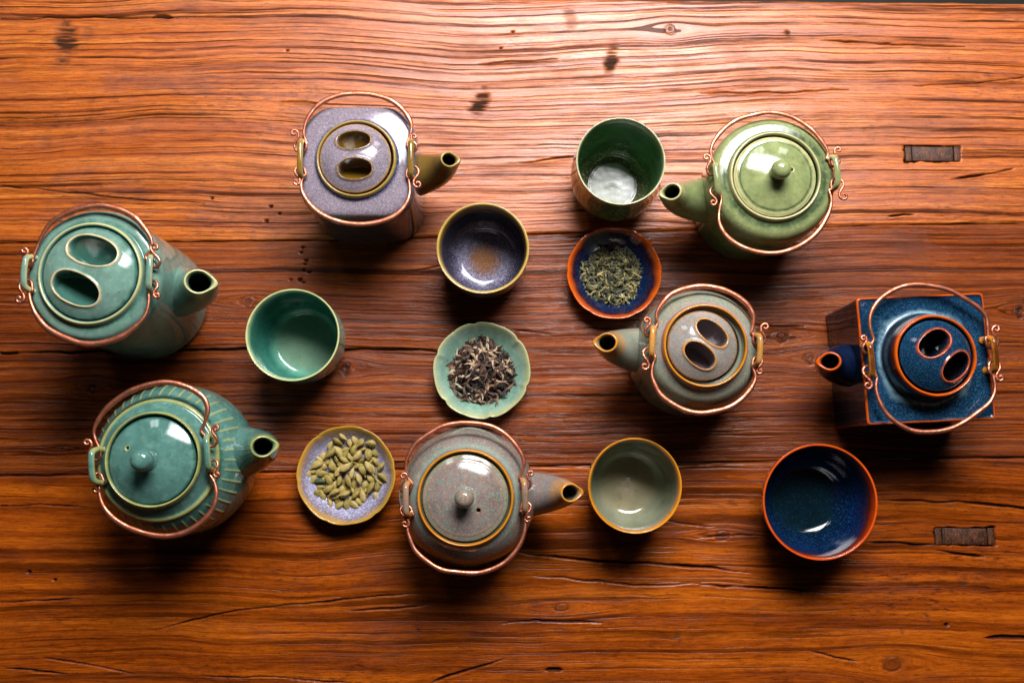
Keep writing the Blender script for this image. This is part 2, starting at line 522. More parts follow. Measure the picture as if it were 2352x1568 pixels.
    low = V[ring].copy(); low[:, 2] = -0.035
    k = np.arange(len(ring)); k2 = (k + 1) % len(ring)
    F2 = np.stack([ring[k2], ring[k], n + k, n + k2], -1)
    V = np.r_[V, low]
    gr = np.r_[gr, gr[ring]]
    mk = np.r_[mark.ravel(), np.full(len(ring), 0.6)]; kn = np.r_[knot.ravel(), np.zeros(len(ring))]
    me = make_mesh(name, V, np.r_[F, F2], extra={'grain': ('FLOAT_VECTOR', gr), 'mark': ('FLOAT', mk), 'knot': ('FLOAT', kn)})
    return obj(name, me, mat, parent)


table = tag(empty('table', (0, 0.15, 0)), 'worn orange brown wooden tabletop under all the teaware', 'table')
table.location = (0, 0, 0)
W_TOP = wood('wood_far_board', np.array((0.23, 0.038, 0.004)), np.array((0.49, 0.110, 0.009)), np.array((0.68, 0.205, 0.028)),
             lines=290, fine=800, lw=0.055, line_amt=0.90, relief=0.9, rough=0.37, spec=0.48)
W_MID = wood('wood_middle_board', np.array((0.085, 0.014, 0.002)), np.array((0.225, 0.043, 0.004)), np.array((0.42, 0.100, 0.011)),
             lines=520, fine=950, lw=0.07, line_amt=0.75, relief=0.8, rough=0.28, spec=0.28)
W_LOW = wood('wood_near_board', np.array((0.14, 0.023, 0.002)), np.array((0.35, 0.067, 0.003)), np.array((0.54, 0.126, 0.007)),
             lines=170, fine=700, lw=0.05, line_amt=0.62, relief=0.7, rough=0.28, spec=0.30)
plank('plank', seam_a, seam_far, W_TOP, table, 3, 0.0065)
plank('plank', seam_b, seam_a, W_MID, table, 5, 0.004)
plank('plank', seam_near, seam_b, W_LOW, table, 8, 0.008)


def box_mesh(name, sx, sy, sz, bev=0.0008):
    import bmesh
    bm = bmesh.new()
    bmesh.ops.create_cube(bm, size=1)
    bmesh.ops.scale(bm, vec=(sx, sy, sz), verts=bm.verts)
    bmesh.ops.bevel(bm, geom=bm.edges[:], offset=bev, segments=2, affect='EDGES', profile=0.6)
    me = bpy.data.meshes.new(name); bm.to_mesh(me); bm.free()
    for p in me.polygons: p.use_smooth = True
    return me


def endgrain():
    N = NT('dark_peg_wood')
    co = N.n('ShaderNodeTexCoord').outputs['Object']
    a = N.noise(N.vmul(co, (900, 260, 300)), 1.0, 4, 0.7)
    b = N.noise(co, 120, 4, 0.7)
    c = N.ramp(a, [(0.3, (0.015, 0.006, 0.003)), (0.52, (0.085, 0.025, 0.007)), (0.75, (0.24, 0.075, 0.02))])
    c = N.mix(N.smooth(b, 0.4, 0.6), c, N.mix(1.0, c, (0.4, 0.35, 0.3), 'MULTIPLY'))
    return N.put(color=c, rough=0.5, normal=N.bump(a, 0.8, 0.001), spec=0.35)


PEG = endgrain()
for (pa, pb) in PEGS:
    a, b = un(*pa), un(*pb)
    w, hgt = b[0] - a[0], a[1] - b[1]
    cx, cy = (a[0] + b[0]) / 2, (a[1] + b[1]) / 2
    rot = -0.012
    pe = obj('peg', box_mesh('peg', w * 0.735, hgt * 0.92, 0.012), PEG, table, (cx + w * 0.0, cy, -0.0068))
    pe.rotation_euler.z = rot
    for sgn, ww in ((-1, 0.11), (1, 0.10)):
        we = obj('wedge', box_mesh('wedge', w * ww, hgt * 0.95, 0.012), PEG, table, (cx + sgn * w * 0.435, cy, -0.0064))
        we.rotation_euler.z = rot

# the dim floor past the far edge of the table
fl = NT('dim_floor')
fl.put(color=fl.ramp(fl.noise(fl.n('ShaderNodeTexCoord').outputs['Object'], 8, 4), [(0.3, (0.003, 0.0035, 0.002)), (0.7, (0.010, 0.011, 0.006))]), rough=0.6)
fv = np.array([(-4, -2, -0.75), (4, -2, -0.75), (4, 5, -0.75), (-4, 5, -0.75)], float)
tag(obj('floor', make_mesh('floor', fv, np.array([[0, 1, 2, 3]])), fl.mat), kind='structure')


# ------------------------------------------------------------------ pottery builders
def pol_radius(theta, sides, p):
    """rounded convex polygon radius (unit inradius) from (angle, distance) sides"""
    acc = np.zeros_like(theta)
    for a, d in sides:
        acc += np.maximum(0, np.cos(theta - a) / d) ** p
    return acc ** (-1 / p)


def lathe(name, prof, mat, parent, nth=128, sub=6, sides=None, p=24, jitter=0.25, seed=0, rmod=None, loc=(0, 0, 0), wob=0.0, pal=None):
    """prof rows: r, z, colour, freckle, polygon share"""
    R = np.array([[q[0], q[1]] for q in prof], float)
    Cc = np.array([q[2] if not isinstance(q[2], str) else (pal[q[2]] if pal and q[2] in pal else lin(q[2])) for q in prof], float)
    S = np.array([q[3] if len(q) > 3 else 0.5 for q in prof], float)
    Pf = np.array([q[4] if len(q) > 4 else 0.0 for q in prof], float)
    rz = catmull(R, sub)
    rz[:, 0] = np.maximum(rz[:, 0], 0.00005)
    m = len(rz)
    u = np.arange(m) / sub
    th = np.linspace(0, 2 * math.pi, nth, endpoint=False)
    rs = np.random.default_rng(seed + 50)
    jit = sum(rs.uniform(-1, 1) * np.sin(k * th + rs.uniform(0, 6.28)) / (1 + 0.25 * k) for k in (1, 2, 3, 5, 8, 13, 21))
    jit = jit / (np.abs(jit).max() + 1e-9) * jitter
    UU = np.clip(u[:, None] + jit[None, :] * 0.8 + 0.12 * jitter * fbm2(th[None, :] * 14, u[:, None] * 3, seed, 2), 0, len(R) - 1)
    idx = np.arange(len(R))
    col = np.stack([np.interp(UU, idx, Cc[:, k]) for k in range(3)], -1)
    spk = np.interp(UU, idx, S)
    pf = np.interp(u, idx, Pf)
    rad = rz[:, 0][:, None] * np.ones((1, nth))
    if sides:
        pr = pol_radius(th, sides, p)
        rad = rad * (1 + pf[:, None] * (pr[None, :] - 1))
    if rmod is not None: rad = rad * rmod(th[None, :], u[:, None] / (len(R) - 1), rz)
    z = rz[:, 1][:, None] * np.ones((1, nth))
    if wob: rad = rad * (1 + wob * np.sin(2 * th + seed)[None, :])
    V = np.stack([rad * np.cos(th), rad * np.sin(th), z], -1).reshape(-1, 3)
    me = make_mesh(name, V, grid_faces(m, nth), col.reshape(-1, 3), spk.ravel())
    return obj(name, me, mat, parent, loc)


def lid_mesh(name, R, ze, dome, mat, parent, loc, holes, cbase, crim, cin, edgec=None, spk=0.6, prof=None, rings=(), depth=0.014, lip=0.0011, seed=0, fd=0.017):
    """domed lid; holes: (cx, cy, a, b, angle) in units of R. rings: (rho, width, colour, height)"""
    nr, nth = 112, 224
    rho = np.r_[np.linspace(0.004, 0.985, nr - 4), 0.995, 1.0, 0.995, 0.97][:, None]
    th = np.linspace(0, 2 * math.pi, nth, endpoint=False)[None, :]
    X = R * rho * np.cos(th); Y = R * rho * np.sin(th)
    rr = np.minimum(rho, 1.0)
    base = ze + dome * (1 - rr ** 2.2) + 0 * th
    # rolled edge
    k = np.arange(nr)[:, None]
    base = np.where(k == nr - 4, ze - 0.0004, base); base = np.where(k == nr - 3, ze - 0.0013, base)
    base = np.where(k == nr - 2, ze - 0.0024, base); base = np.where(k == nr - 1, ze - 0.0045, base)
    Z = base.copy()
    col = np.ones(X.shape + (3,)) * cbase
    col = col * (1 + 0.10 * fbm2(X * 70, Y * 70, seed, 3))[..., None]
    sp = np.full(X.shape, spk)

    def blend(w, c):
        nonlocal col
        col = col * (1 - w[..., None]) + np.asarray(c) * w[..., None]
    if edgec is not None:
        blend(sstep(0.93, 0.985, rho + 0.01 * fbm2(th * 8, rho, seed + 1, 2)), edgec)
    for q, w, c, hh in rings:
        g = np.exp(-((rr - q + 0.008 * fbm2(th * 6, rr * 0, seed + 2, 2)) / w) ** 2)
        Z = Z + hh * g
        if c is not None: blend(0.85 * g, c)
    for (cx, cy, a, b, ang, floor) in holes:
        an = math.radians(ang)
        dx, dy = X - cx * R, Y - cy * R
        u = (dx * math.cos(an) + dy * math.sin(an)) / (a * R)
        v = (-dx * math.sin(an) + dy * math.cos(an)) / (b * R)
        e = (np.abs(u) ** 2.2 + np.abs(v) ** 2.2) ** (1 / 2.2)
        sd = (e - 1) * b * R * np.clip(1 + 0.35 * np.abs(u) / (e + 1e-6), 1, 1.5)
        small = b * R < 0.003
        wwall = 0.0011 if small else 0.0015
        fl_z = (ze - fd + 0.020 * rr ** 2) if floor else base - depth
        w = sstep(0.0002, -wwall, sd)
        if not small: Z = Z + lip * np.exp(-((sd - 0.0009) / 0.0013) ** 2)
        Z = Z * (1 - w) + fl_z * w
        q = sd + 0.0003 * fbm2(X * 200, Y * 200, seed + 3, 2)
        blend(np.where(q > 0.0005, np.exp(-((q - 0.0005) / (0.0007 if small else 0.0013)) ** 2), sstep(-0.0003, 0.0003, q)), crim)
        sp = sp * (1 - sstep(0.0, -0.002, sd)); blend(sstep(0.0, -0.0006, sd), cin if floor else (0.004, 0.003, 0.003))  # hole insides coloured dark, standing in for shade under the lid
    V = np.stack([X, Y, Z], -1).reshape(-1, 3)
    me = make_mesh(name, V, grid_faces(nr, nth), np.clip(col, 0, 1).reshape(-1, 3), sp.ravel())
    return obj(name, me, mat, parent, loc)


def tube(name, P, rad, mat, parent, nseg=10, flat=None, col=None, spk=0.4, cap=True):
    """sweep; rad scalar or array, flat = array of width factors across the horizontal"""
    P = np.asarray(P, float); n = len(P)
    rad = np.broadcast_to(np.asarray(rad, float), (n,)); fl_ = np.broadcast_to(np.asarray(1.0 if flat is None else flat, float), (n,))
    T = np.gradient(P, axis=0); T /= np.linalg.norm(T, axis=1)[:, None] + 1e-12
    up = np.array((0, 0, 1.0))
    A = np.cross(T, up); bad = np.linalg.norm(A, axis=1) < 0.25
    A[bad] = A[bad] + np.array((0.5, 0.2, 0)); A -= (A * T).sum(1)[:, None] * T
    A /= np.linalg.norm(A, axis=1)[:, None] + 1e-12
    for i in range(1, n):
        if A[i] @ A[i - 1] < 0: A[i] = -A[i]
    B = np.cross(A, T)
    ph = np.linspace(0, 2 * math.pi, nseg, endpoint=False)
    V = P[:, None, :] + rad[:, None, None] * (A[:, None, :] * np.cos(ph)[None, :, None] * fl_[:, None, None] + B[:, None, :] * np.sin(ph)[None, :, None])
    V = V.reshape(-1, 3)
    F = grid_faces(n, nseg)
    if cap:
        V = np.r_[V, P[:1] - T[:1] * rad[0] * 0.5, P[-1:] + T[-1:] * rad[-1] * 0.5]
        k = np.arange(nseg); k2 = (k + 1) % nseg
        c0, c1 = len(V) - 2, len(V) - 1
        tri = np.r_[np.stack([np.full(nseg, c0), k2, k], -1), np.stack([np.full(nseg, c1), (n - 1) * nseg + k, (n - 1) * nseg + k2], -1)]
    me = make_mesh(name, V, F, None if col is None else np.ones((len(V), 3)) * col, None if col is None else np.full(len(V), spk))
    if cap:
        import bmesh
        bm = bmesh.new(); bm.from_mesh(me); bm.verts.ensure_lookup_table()
        for t3 in tri:
            f = bm.faces.new([bm.verts[int(q)] for q in t3]); f.smooth = True
        bm.to_mesh(me); bm.free()
    return obj(name, me, mat, parent)


def lug(parent, s, ang, half, zf, zt, lean, mat, c_mid, c_edge, spk, thick=0.0027):
    a = math.radians(ang)
    o = np.array((math.cos(a), math.sin(a), 0)); t = np.array((-math.sin(a), math.cos(a), 0))
    h = zt - zf
    ctl = [(-half * 0.93, 0), (-half, h * 0.30), (-half * 0.97, h * 0.66), (-half * 0.80, h * 0.93), (-half * 0.45, h), (0, h * 1.02),
           (half * 0.45, h), (half * 0.80, h * 0.93), (half * 0.97, h * 0.66), (half, h * 0.30), (half * 0.93, 0)]
    ctl = catmull(ctl, 5)
    P = np.array([o * (s - lean + lean * q[1] / h) + t * q[0] + np.array((0, 0, zf + q[1])) for q in ctl])
    n = len(P)
    r = np.full(n, thick); r[:4] = thick * np.array((1.7, 1.45, 1.25, 1.1)); r[-4:] = r[:4][::-1]
    ob = tube('lug', P, r, mat, parent, nseg=12, flat=1.0)
    me = ob.data
    co = np.zeros(len(me.vertices) * 3); me.vertices.foreach_get('co', co); co = co.reshape(-1, 3)
    rel = (co - np.r_[np.repeat(P, 12, 0), P[:1], P[-1:]])
    out = np.abs((rel @ o)) / thick
    w = np.clip(sstep(0.55, 1.0, out) * 0.8 + sstep(0.75, 1.0, np.abs(co @ t) / half) * 0.6 + 0.15 * fbm2(co[:, 0] * 300, co[:, 1] * 300, 3, 2), 0, 1)
    c = c_mid * (1 - w[:, None]) + c_edge * w[:, None]
    at = me.attributes.new('Col', 'FLOAT_COLOR', 'POINT'); at.data.foreach_set('color', np.c_[c, np.ones(len(c))].astype(np.float32).ravel())
    at = me.attributes.new('Spk', 'FLOAT', 'POINT'); at.data.foreach_set('value', np.full(len(c), spk, np.float32))
    return ob


HOOK = [(-4.2, 6.0, 0), (-3.9, 2.6, 0), (-2.6, -1.2, -0.6), (0.4, -2.9, -1.2), (3.6, -2.4, -0.6), (5.7, 0.4, 0.2), (5.4, 3.8, 0.8),
        (3.4, 6.6, 1.2), (1.5, 9.2, 1.4), (0.9, 12.0, 1.4), (2.1, 14.4, 1.4), (4.6, 15.0, 1.5), (6.3, 13.4, 1.7), (5.8, 11.3, 2.0), (4.0, 11.0, 2.3), (3.3, 12.2, 2.6)]


def bail(parent, base, arc_w, zh, lugs, side, s, half, thick, flat, rngseed):
    """copper bail folded over: arc points (world) plus a hook and a scroll at each lug. lugs: (left angle, right angle)"""
    r = random.Random(rngseed)
    ends = []
    for li, ang in enumerate(lugs):
        a = math.radians(ang)
        o = np.array((math.cos(a), math.sin(a), 0))
        t = np.array((-math.sin(a), math.cos(a), 0))
        if t[1] * side < 0: t = -t
        k = r.uniform(0.84, 1.16); sk = r.uniform(-0.22, 0.22)
        pts = []
        for (po, pt, pz) in HOOK:
            po, pt = po * k, pt * k
            po2 = po + sk * max(pt, 0)
            pts.append(o * (s + po2 / 1000) + t * (half * 0.60 + pt / 1000) + np.array((0, 0, zh + pz / 1000)))
        ends.append(np.array(pts))
    A = np.array([np.r_[w[:2] - base[:2], zh] for w in arc_w])
    n = len(A)
    lift = np.sin(np.linspace(0, math.pi, n))
    A[:, 2] += 0.0015 * lift
    A += np.c_[[r.uniform(-1, 1) * 0.0006 for _ in range(n)], [r.uniform(-1, 1) * 0.0006 for _ in range(n)], np.zeros(n)]
    P = np.r_[ends[0][::-1], A, ends[1]]
    C = catmull(P, 6)
    m = len(C); nh = len(HOOK) * 6
    f = np.ones(m); q = np.arange(m)
    mid = sstep(nh, nh + 20, q) * sstep(m - nh, m - nh - 20, q)
    rad = thick * (0.94 + 0.34 * mid) * (1 + 0.07 * np.sin(q * 0.9 + rngseed) * np.sin(q * 0.23 + 1))
    tip = np.minimum(q, m - 1 - q)
    rad = rad * np.clip(0.6 + tip / 25, 0.6, 1)
    return tube('bail_handle', C, rad, COPPER, parent, nseg=10, flat=1 + (flat - 1) * mid)


def spout(parent, ang, ctl, mat, cb, cr, cin, spk, point=0.30, wall=0.0020):
    """ctl rows: s, z, slope of the ring normal (deg), half height, half width, rim share"""
    a = math.radians(ang)
    d = np.array((math.cos(a), math.sin(a), 0)); v = np.array((-math.sin(a), math.cos(a), 0)); up = np.array((0, 0, 1.0))
    C = catmull(np.array(ctl, float), 8)
    # lip and the way back inside
    rows = [list(c) + [0] for c in C]
    last = C[-1]
    na = math.radians(last[2])
    nx, nz = math.cos(na), math.sin(na)
    lipw = wall
    rows.append([last[0] + nx * 0.0007, last[1] + nz * 0.0007, last[2], last[3] - lipw * 0.3, last[4] - lipw * 0.3, 1, 0])
    rows.append([last[0] + nx * 0.0006, last[1] + nz * 0.0006, last[2], last[3] - lipw * 0.75, last[4] - lipw * 0.75, 1, 0])
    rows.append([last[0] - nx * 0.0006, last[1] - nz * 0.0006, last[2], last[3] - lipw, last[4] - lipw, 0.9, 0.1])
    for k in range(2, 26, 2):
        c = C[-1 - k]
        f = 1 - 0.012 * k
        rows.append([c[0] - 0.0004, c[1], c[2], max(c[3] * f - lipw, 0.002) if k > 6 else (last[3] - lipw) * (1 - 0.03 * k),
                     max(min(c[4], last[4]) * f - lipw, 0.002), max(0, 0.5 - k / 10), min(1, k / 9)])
    rows = np.array(rows)
    ph = np.linspace(0, 2 * math.pi, 48, endpoint=False)
    mlast = len(C) - 1
    V = []; col = []
    for i, (s, z, al, ru, rv, rim, ins) in enumerate(rows):
        al = math.radians(al)
        n_ = d * math.cos(al) + up * math.sin(al); u = -d * math.sin(al) + up * math.cos(al)
        near = max(0.0, 1 - abs(i - mlast) / 14) if i <= mlast else max(0.0, 1 - abs(i - mlast) / 9)
        dp = (ph - math.pi)
        tear = 1 + point * near * np.exp(-(dp / 0.62) ** 2)
        narrow = 1 - 0.10 * near * np.exp(-((np.abs(dp) - 0.7) / 0.45) ** 2)
        c0 = d * s + up * z
        V.append(c0 + u * (ru * np.cos(ph) * tear)[:, None] + v * (rv * np.sin(ph) * narrow)[:, None])
        c = cb * (1 - rim) + cr * rim
        c = c * (1 - ins) + cin * ins  # dark inside colour stands in for the shade down the spout
        col.append(np.ones((48, 1)) * c)
    V = np.concatenate(V); col = np.concatenate(col)
    me = make_mesh('spout', V, grid_faces(len(rows), 48), col, np.full(len(V), spk))
    return obj('spout', me, mat, parent)


def bulb(s0, z0, sm, zm, r0, rm, rim_at=0.86, fat=1.0, full=0.0):
    """spout that leaves the wall sideways and turns up to its mouth"""
    out = []
    c = (s0 + (sm - s0) * 0.86, z0 + (zm - z0) * 0.16)
    for t in (0, .14, .28, .42, .56, .70, .82, .92, 1.0):
        s_ = (1 - t) ** 2 * s0 + 2 * t * (1 - t) * c[0] + t * t * sm
        z_ = (1 - t) ** 2 * z0 + 2 * t * (1 - t) * c[1] + t * t * zm
        k = t ** 0.9
        r = r0 * (1 - k) + rm * k + 0.0012 * fat * math.sin(math.pi * t)
        rim = 1.0 if t > .97 else (0.5 if t > rim_at else 0.0)
        out.append((s_, z_, 8 + 62 * t ** 0.85, r * (1.05 + .08 * t), r, max(rim, full)))
    return out


def zoomA(x, y): return (x * .2746, 430.7 + y * .2746)
def zoomB(x, y): return (631.6 + x * .2563, 172.3 + y * .2563)
def zoomC(x, y): return (1263.3 + x * .3052, 229.7 + y * .3052)
def zoomD(x, y): return (1320.7 + x * .2563, 602.9 + y * .2563)
def zoomE(x, y): return (1808.8 + x * .2746, 602.9 + y * .2746)
def zoomF(x, y): return (143.6 + x * .2746, 832.7 + y * .2746)
def zoomG(x, y): return (861.3 + x * .2747, 918.8 + y * .2747)


def teapot(label, axis_px, h, zoom, prof, mat, body_kw, lid_fn, lug_s, lug_ang, lug_half, lug_z, lug_lean, lug_cols, spout_ang, spout_ctl,
           spout_cols, arcs, zh, thick=0.00135, flat=1.35, spk=0.6, dx=0.0, dy=0.0):
    ax = un(*axis_px, h)
    base = np.array((ax[0] + dx, ax[1] + dy, 0))
    t = tag(empty('teapot', base), label, 'teapot', 'stoneware teapots with copper handles')
    lathe('body', prof, mat, t, **body_kw)  # profile colours darken down the inside, as painted shade below the rim
    lid_fn(t)
    lr, ll = lug_ang, lug_ang + 180
    for a in (ll, lr):
        lug(t, lug_s, a, lug_half, lug_z[0], lug_z[1], lug_lean, mat, *lug_cols, spk)
    spout(t, spout_ang, spout_ctl, mat, *spout_cols, spk)
    for k, (side, pts) in enumerate(zip((1, -1), arcs)):
        W = [un(*zoom(*p), zh) for p in pts]
        bail(t, base, W, zh, (ll, lr), side, lug_s, lug_half, thick, flat, int(abs(ax[0]) * 1000) + k)
    return t


# ---- tall celadon teapot
cel, cel_d, cel_e, cel_y = lin('#688679'), lin('#3c665a'), lin('#b5b07a'), lin('#d2b98c')
G_CEL = glaze('celadon_glaze', '#3c6a5c', 0.25, 600, '#8fb8a0', 0.25, 160)
zl = .15
PA = [(0, .001, cel_d), (.050, .001, cel_d), (.0565, .0015, cel_d), (.0592, .006, cel), (.0597, .02, cel), (.0596, .05, cel), (.0594, .085, cel), (.0594, .112, cel),
      (.0596, .129, cel), (.0588, .1370, cel), (.0558, .1420, cel), (.0505, .1440, cel), (.0470, .1445, cel_d), (.0458, .1465, cel), (.0450, .1492, cel_e),
      (.0438, .1500, cel_e), (.0426, .1490, cel), (.0420, .1460, cel_d), (.0417, .138, cel_d), (.036, .134, cel_d * .5), (.02, .134, cel_d * .3)]
teapot('tall pale celadon green teapot with two oval holes in its lid', (205, 627), .15, zoomA, PA, G_CEL, dict(seed=1),
       lambda t: lid_mesh('lid', .0411, .1485, .0135, G_CEL, t, (0, 0, 0),
                          [(0.10, .45, .53, .31, -17, True), (-.20, -.36, .53, .31, -23, True)], cel, cel_y, cel_d * .9, cel_d * .9, seed=1, fd=.012),
       .0540, 0, .0148, (.137, .1550), .0050, (cel, cel_e),
       -3, bulb(.030, .068, .0905, .1345, .0285, .0112),
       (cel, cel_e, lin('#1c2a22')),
       ([(315, 480), (345, 410), (430, 310), (550, 225), (690, 172), (840, 155), (990, 180), (1120, 250), (1210, 340), (1265, 430), (1270, 520)],
        [(250, 880), (262, 970), (310, 1080), (410, 1180), (560, 1265), (720, 1305), (870, 1298), (1010, 1250), (1130, 1170), (1215, 1070), (1240, 960)]), .1480,
       thick=.0015, flat=1.5, spk=.35)

# ---- lavender octagonal teapot
lav, lav_d, olv, olv_l, nvy = lin('#796c76'), lin('#463a40'), lin('#7c5a18'), lin('#a88a44'), lin('#22365c')
G_LAV = glaze('lavender_glaze', '#2c2632', 0.70, 1000, '#b4a8b0', 0.35, 600, wob=0.2)
hw = .0542
oct8 = [(k * math.pi / 2, 1.0) for k in range(4)] + [(math.pi / 4 + k * math.pi / 2, 1.165) for k in range(4)]
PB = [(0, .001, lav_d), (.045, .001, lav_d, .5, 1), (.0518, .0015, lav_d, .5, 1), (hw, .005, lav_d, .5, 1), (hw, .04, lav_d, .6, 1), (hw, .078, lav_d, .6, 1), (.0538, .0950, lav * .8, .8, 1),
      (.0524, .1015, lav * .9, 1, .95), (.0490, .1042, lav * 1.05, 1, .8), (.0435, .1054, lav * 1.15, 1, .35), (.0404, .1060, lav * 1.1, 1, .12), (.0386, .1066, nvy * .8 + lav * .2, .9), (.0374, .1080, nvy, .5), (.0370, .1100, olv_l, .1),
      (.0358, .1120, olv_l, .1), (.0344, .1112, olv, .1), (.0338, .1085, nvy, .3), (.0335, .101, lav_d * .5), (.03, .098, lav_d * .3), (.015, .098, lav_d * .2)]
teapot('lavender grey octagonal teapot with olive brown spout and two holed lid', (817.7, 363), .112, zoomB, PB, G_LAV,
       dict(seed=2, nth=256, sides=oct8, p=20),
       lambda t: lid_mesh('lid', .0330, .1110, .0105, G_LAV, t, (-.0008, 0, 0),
                          [(-.03, .45, .46, .27, 3, True), (.03, -.38, .46, .27, 3, True)], lav * 1.1, olv, olv * .65, lin('#a67a30'), spk=1.0, seed=2, fd=.011),
       .0508, 0, .0168, (.1010, .1160), .001, (olv, olv_l),
       1, bulb(.036, .052, .0855, .1030, .0235, .0076, full=.12),
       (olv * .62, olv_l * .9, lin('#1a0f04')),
       ([(262, 540), (262, 470), (300, 380), (380, 280), (480, 215), (620, 180), (790, 172), (930, 190), (1050, 240), (1150, 330), (1215, 430), (1225, 500), (1200, 560)],
        [(255, 900), (240, 990), (262, 1080), (340, 1190), (450, 1270), (600, 1325), (780, 1342), (950, 1318), (1080, 1255), (1170, 1160), (1210, 1050), (1195, 930)]), .1090,
       thick=.00125, flat=1.5, spk=.15)

# ---- olive green teapot
grn, grn_d, grn_e = lin('#7c8455'), lin('#53643e'), lin('#b8ae7c')
G_GRN = glaze('olive_green_glaze', '#26301c', 0.35, 300, '#a8ac72', 0.35, 120)


def knob(parent, loc, r, mat, c, cd, spk, neck=0.55):
    pr_ = [(r * .95, 0, cd, spk), (r * .68, r * .22, cd, spk), (r * neck, r * .55, cd, spk), (r * .72, r * .85, c, spk), (r * .98, r * 1.25, c, spk), (r, r * 1.65, c, spk),
           (r * .82, r * 2.1, c * 1.05, spk), (r * .45, r * 2.38, c * 1.1, spk), (.00005, r * 2.46, c * 1.1, spk)]
    return lathe('knob', pr_, mat, parent, nth=48, sub=5, loc=loc)


def knob_lid(R, ze, dome, mat, t, loc, vent, c, crim, ce, kr, kc, rings, spk, seed, vr=.0016):
    l = lid_mesh('lid', R, ze, dome, mat, t, loc, [(vent[0], vent[1], vr / R, vr / R, 0, False)], c, crim, c, ce, spk=spk, rings=rings, seed=seed, depth=.008)
    knob(l, (0, 0, ze + dome - .0006), kr, mat, kc, kc * .8, spk)
    return l


oct10 = [(math.radians(12 + k * 36), 1.0) for k in range(10)]
PC = [(0, .001, grn_d), (.048, .001, grn_d, .3, .5), (.0535, .0015, grn_d, .3, .5), (.0556, .005, grn_d, .3, .5), (.0570, .03, grn_d, .3, .4), (.0586, .06, grn, .3, .2), (.0595, .082, grn, .4), (.0594, .0965, grn, .5),
      (.0574, .1062, grn * 1.05, .5), (.0525, .1115, grn * 1.05, .5), (.0462, .1125, lin('#3c4a32'), .6), (.0430, .1130, grn_d, .4), (.0420, .1155, grn_e, .1), (.0412, .1178, grn_e, .1), (.0398, .1178, grn_e * .9, .1),
      (.0388, .1150, grn_d, .1), (.0386, .108, grn_d * .5), (.03, .105, grn_d * .3), (.012, .105, grn_d * .2)]
teapot('olive green teapot with round knob lid beside the deep green cup', (1782, 403), .118, zoomC, PC, G_GRN, dict(seed=3, nth=160, sides=oct10, p=16),
       lambda t: knob_lid(.0378, .1160, .0085, G_GRN, t, (-.0004, -.0006, 0), (.36, .12), grn, grn_e, grn_e, .0088, grn,
                          [(.86, .02, lin('#36452e'), -.0004), (.93, .02, grn_e, .0003)], .5, 3),
       .0550, 4, .0145, (.1035, .1215), .004, (grn, grn_e),
       -173, bulb(.034, .054, .0942, .1050, .0255, .0084, .88),
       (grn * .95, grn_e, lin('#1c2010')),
       ([(1230, 470), (1212, 390), (1235, 310), (1310, 220), (1410, 150), (1520, 115), (1640, 103), (1760, 115), (1870, 160), (1970, 235), (2050, 315), (2085, 390), (2080, 450)],
        [(1290, 750), (1270, 840), (1280, 930), (1330, 1020), (1430, 1095), (1560, 1142), (1690, 1150), (1810, 1128), (1930, 1060), (2030, 970), (2095, 860), (2120, 760), (2105, 680)]), .1140,
       thick=.00125, flat=1.4, spk=.35)

# ---- grey teapot with orange rim and two holes
gry, gry_d, org, org_d, mauv = lin('#7c7c6c'), lin('#5d6355'), lin('#c07a1c'), lin('#8a4f1c'), lin('#8d7880')
G_GRY = glaze('grey_ash_glaze', '#c9a868', 0.55, 850, '#5f7a78', 0.6, 210)
PD = [(0, .001, gry_d), (.047, .001, gry_d), (.0530, .0015, gry_d), (.0565, .006, gry_d, .2), (.0590, .03, gry_d, .3), (.0585, .055, gry_d, .4), (.0568, .078, gry, .7), (.0540, .0935, gry, .9), (.0488, .1040, gry, 1),
      (.0425, .1088, gry, 1), (.0395, .1108, mauv, .7), (.0384, .1125, org_d, .2), (.0380, .1150, org, 0), (.0372, .1178, org, 0), (.0358, .1180, org, 0), (.0350, .1155, org_d, .1), (.0347, .1130, gry, .4),
      (.0335, .1105, gry, .5), (.0315, .1095, gry_d, .3), (.0300, .100, gry_d * .4), (.012, .100, gry_d * .2)]
teapot('grey green round teapot with orange ring and two holed lid set askew', (1621, 793), .118, zoomD, PD, G_GRY, dict(seed=4),
       lambda t: lid_mesh('lid', .0316, .1150, .0115, G_GRY, t, (-.0025, .0002, 0),
                          [(.24, .33, .49, .285, -40, True), (-.13, -.31, .47, .285, -38, True)], (gry + mauv) / 2, org, mauv * .6, org_d, spk=.9, seed=4),
       .0480, -4.2, .0135, (.1000, .1195), .003, (org * .8 + gry * .2, org),
       177, bulb(.034, .055, .0872, .1025, .0250, .0091, .80),
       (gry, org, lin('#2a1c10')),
       ([(740, 540), (730, 470), (760, 385), (850, 300), (960, 240), (1080, 212), (1200, 215), (1330, 245), (1450, 305), (1550, 385), (1595, 470), (1598, 560), (1585, 630)],
        [(705, 900), (690, 990), (705, 1080), (770, 1180), (870, 1265), (1000, 1325), (1130, 1345), (1270, 1330), (1390, 1285), (1500, 1215), (1580, 1120), (1615, 1020), (1600, 940)]), .1095,
       thick=.0014, flat=1.4, spk=.45)

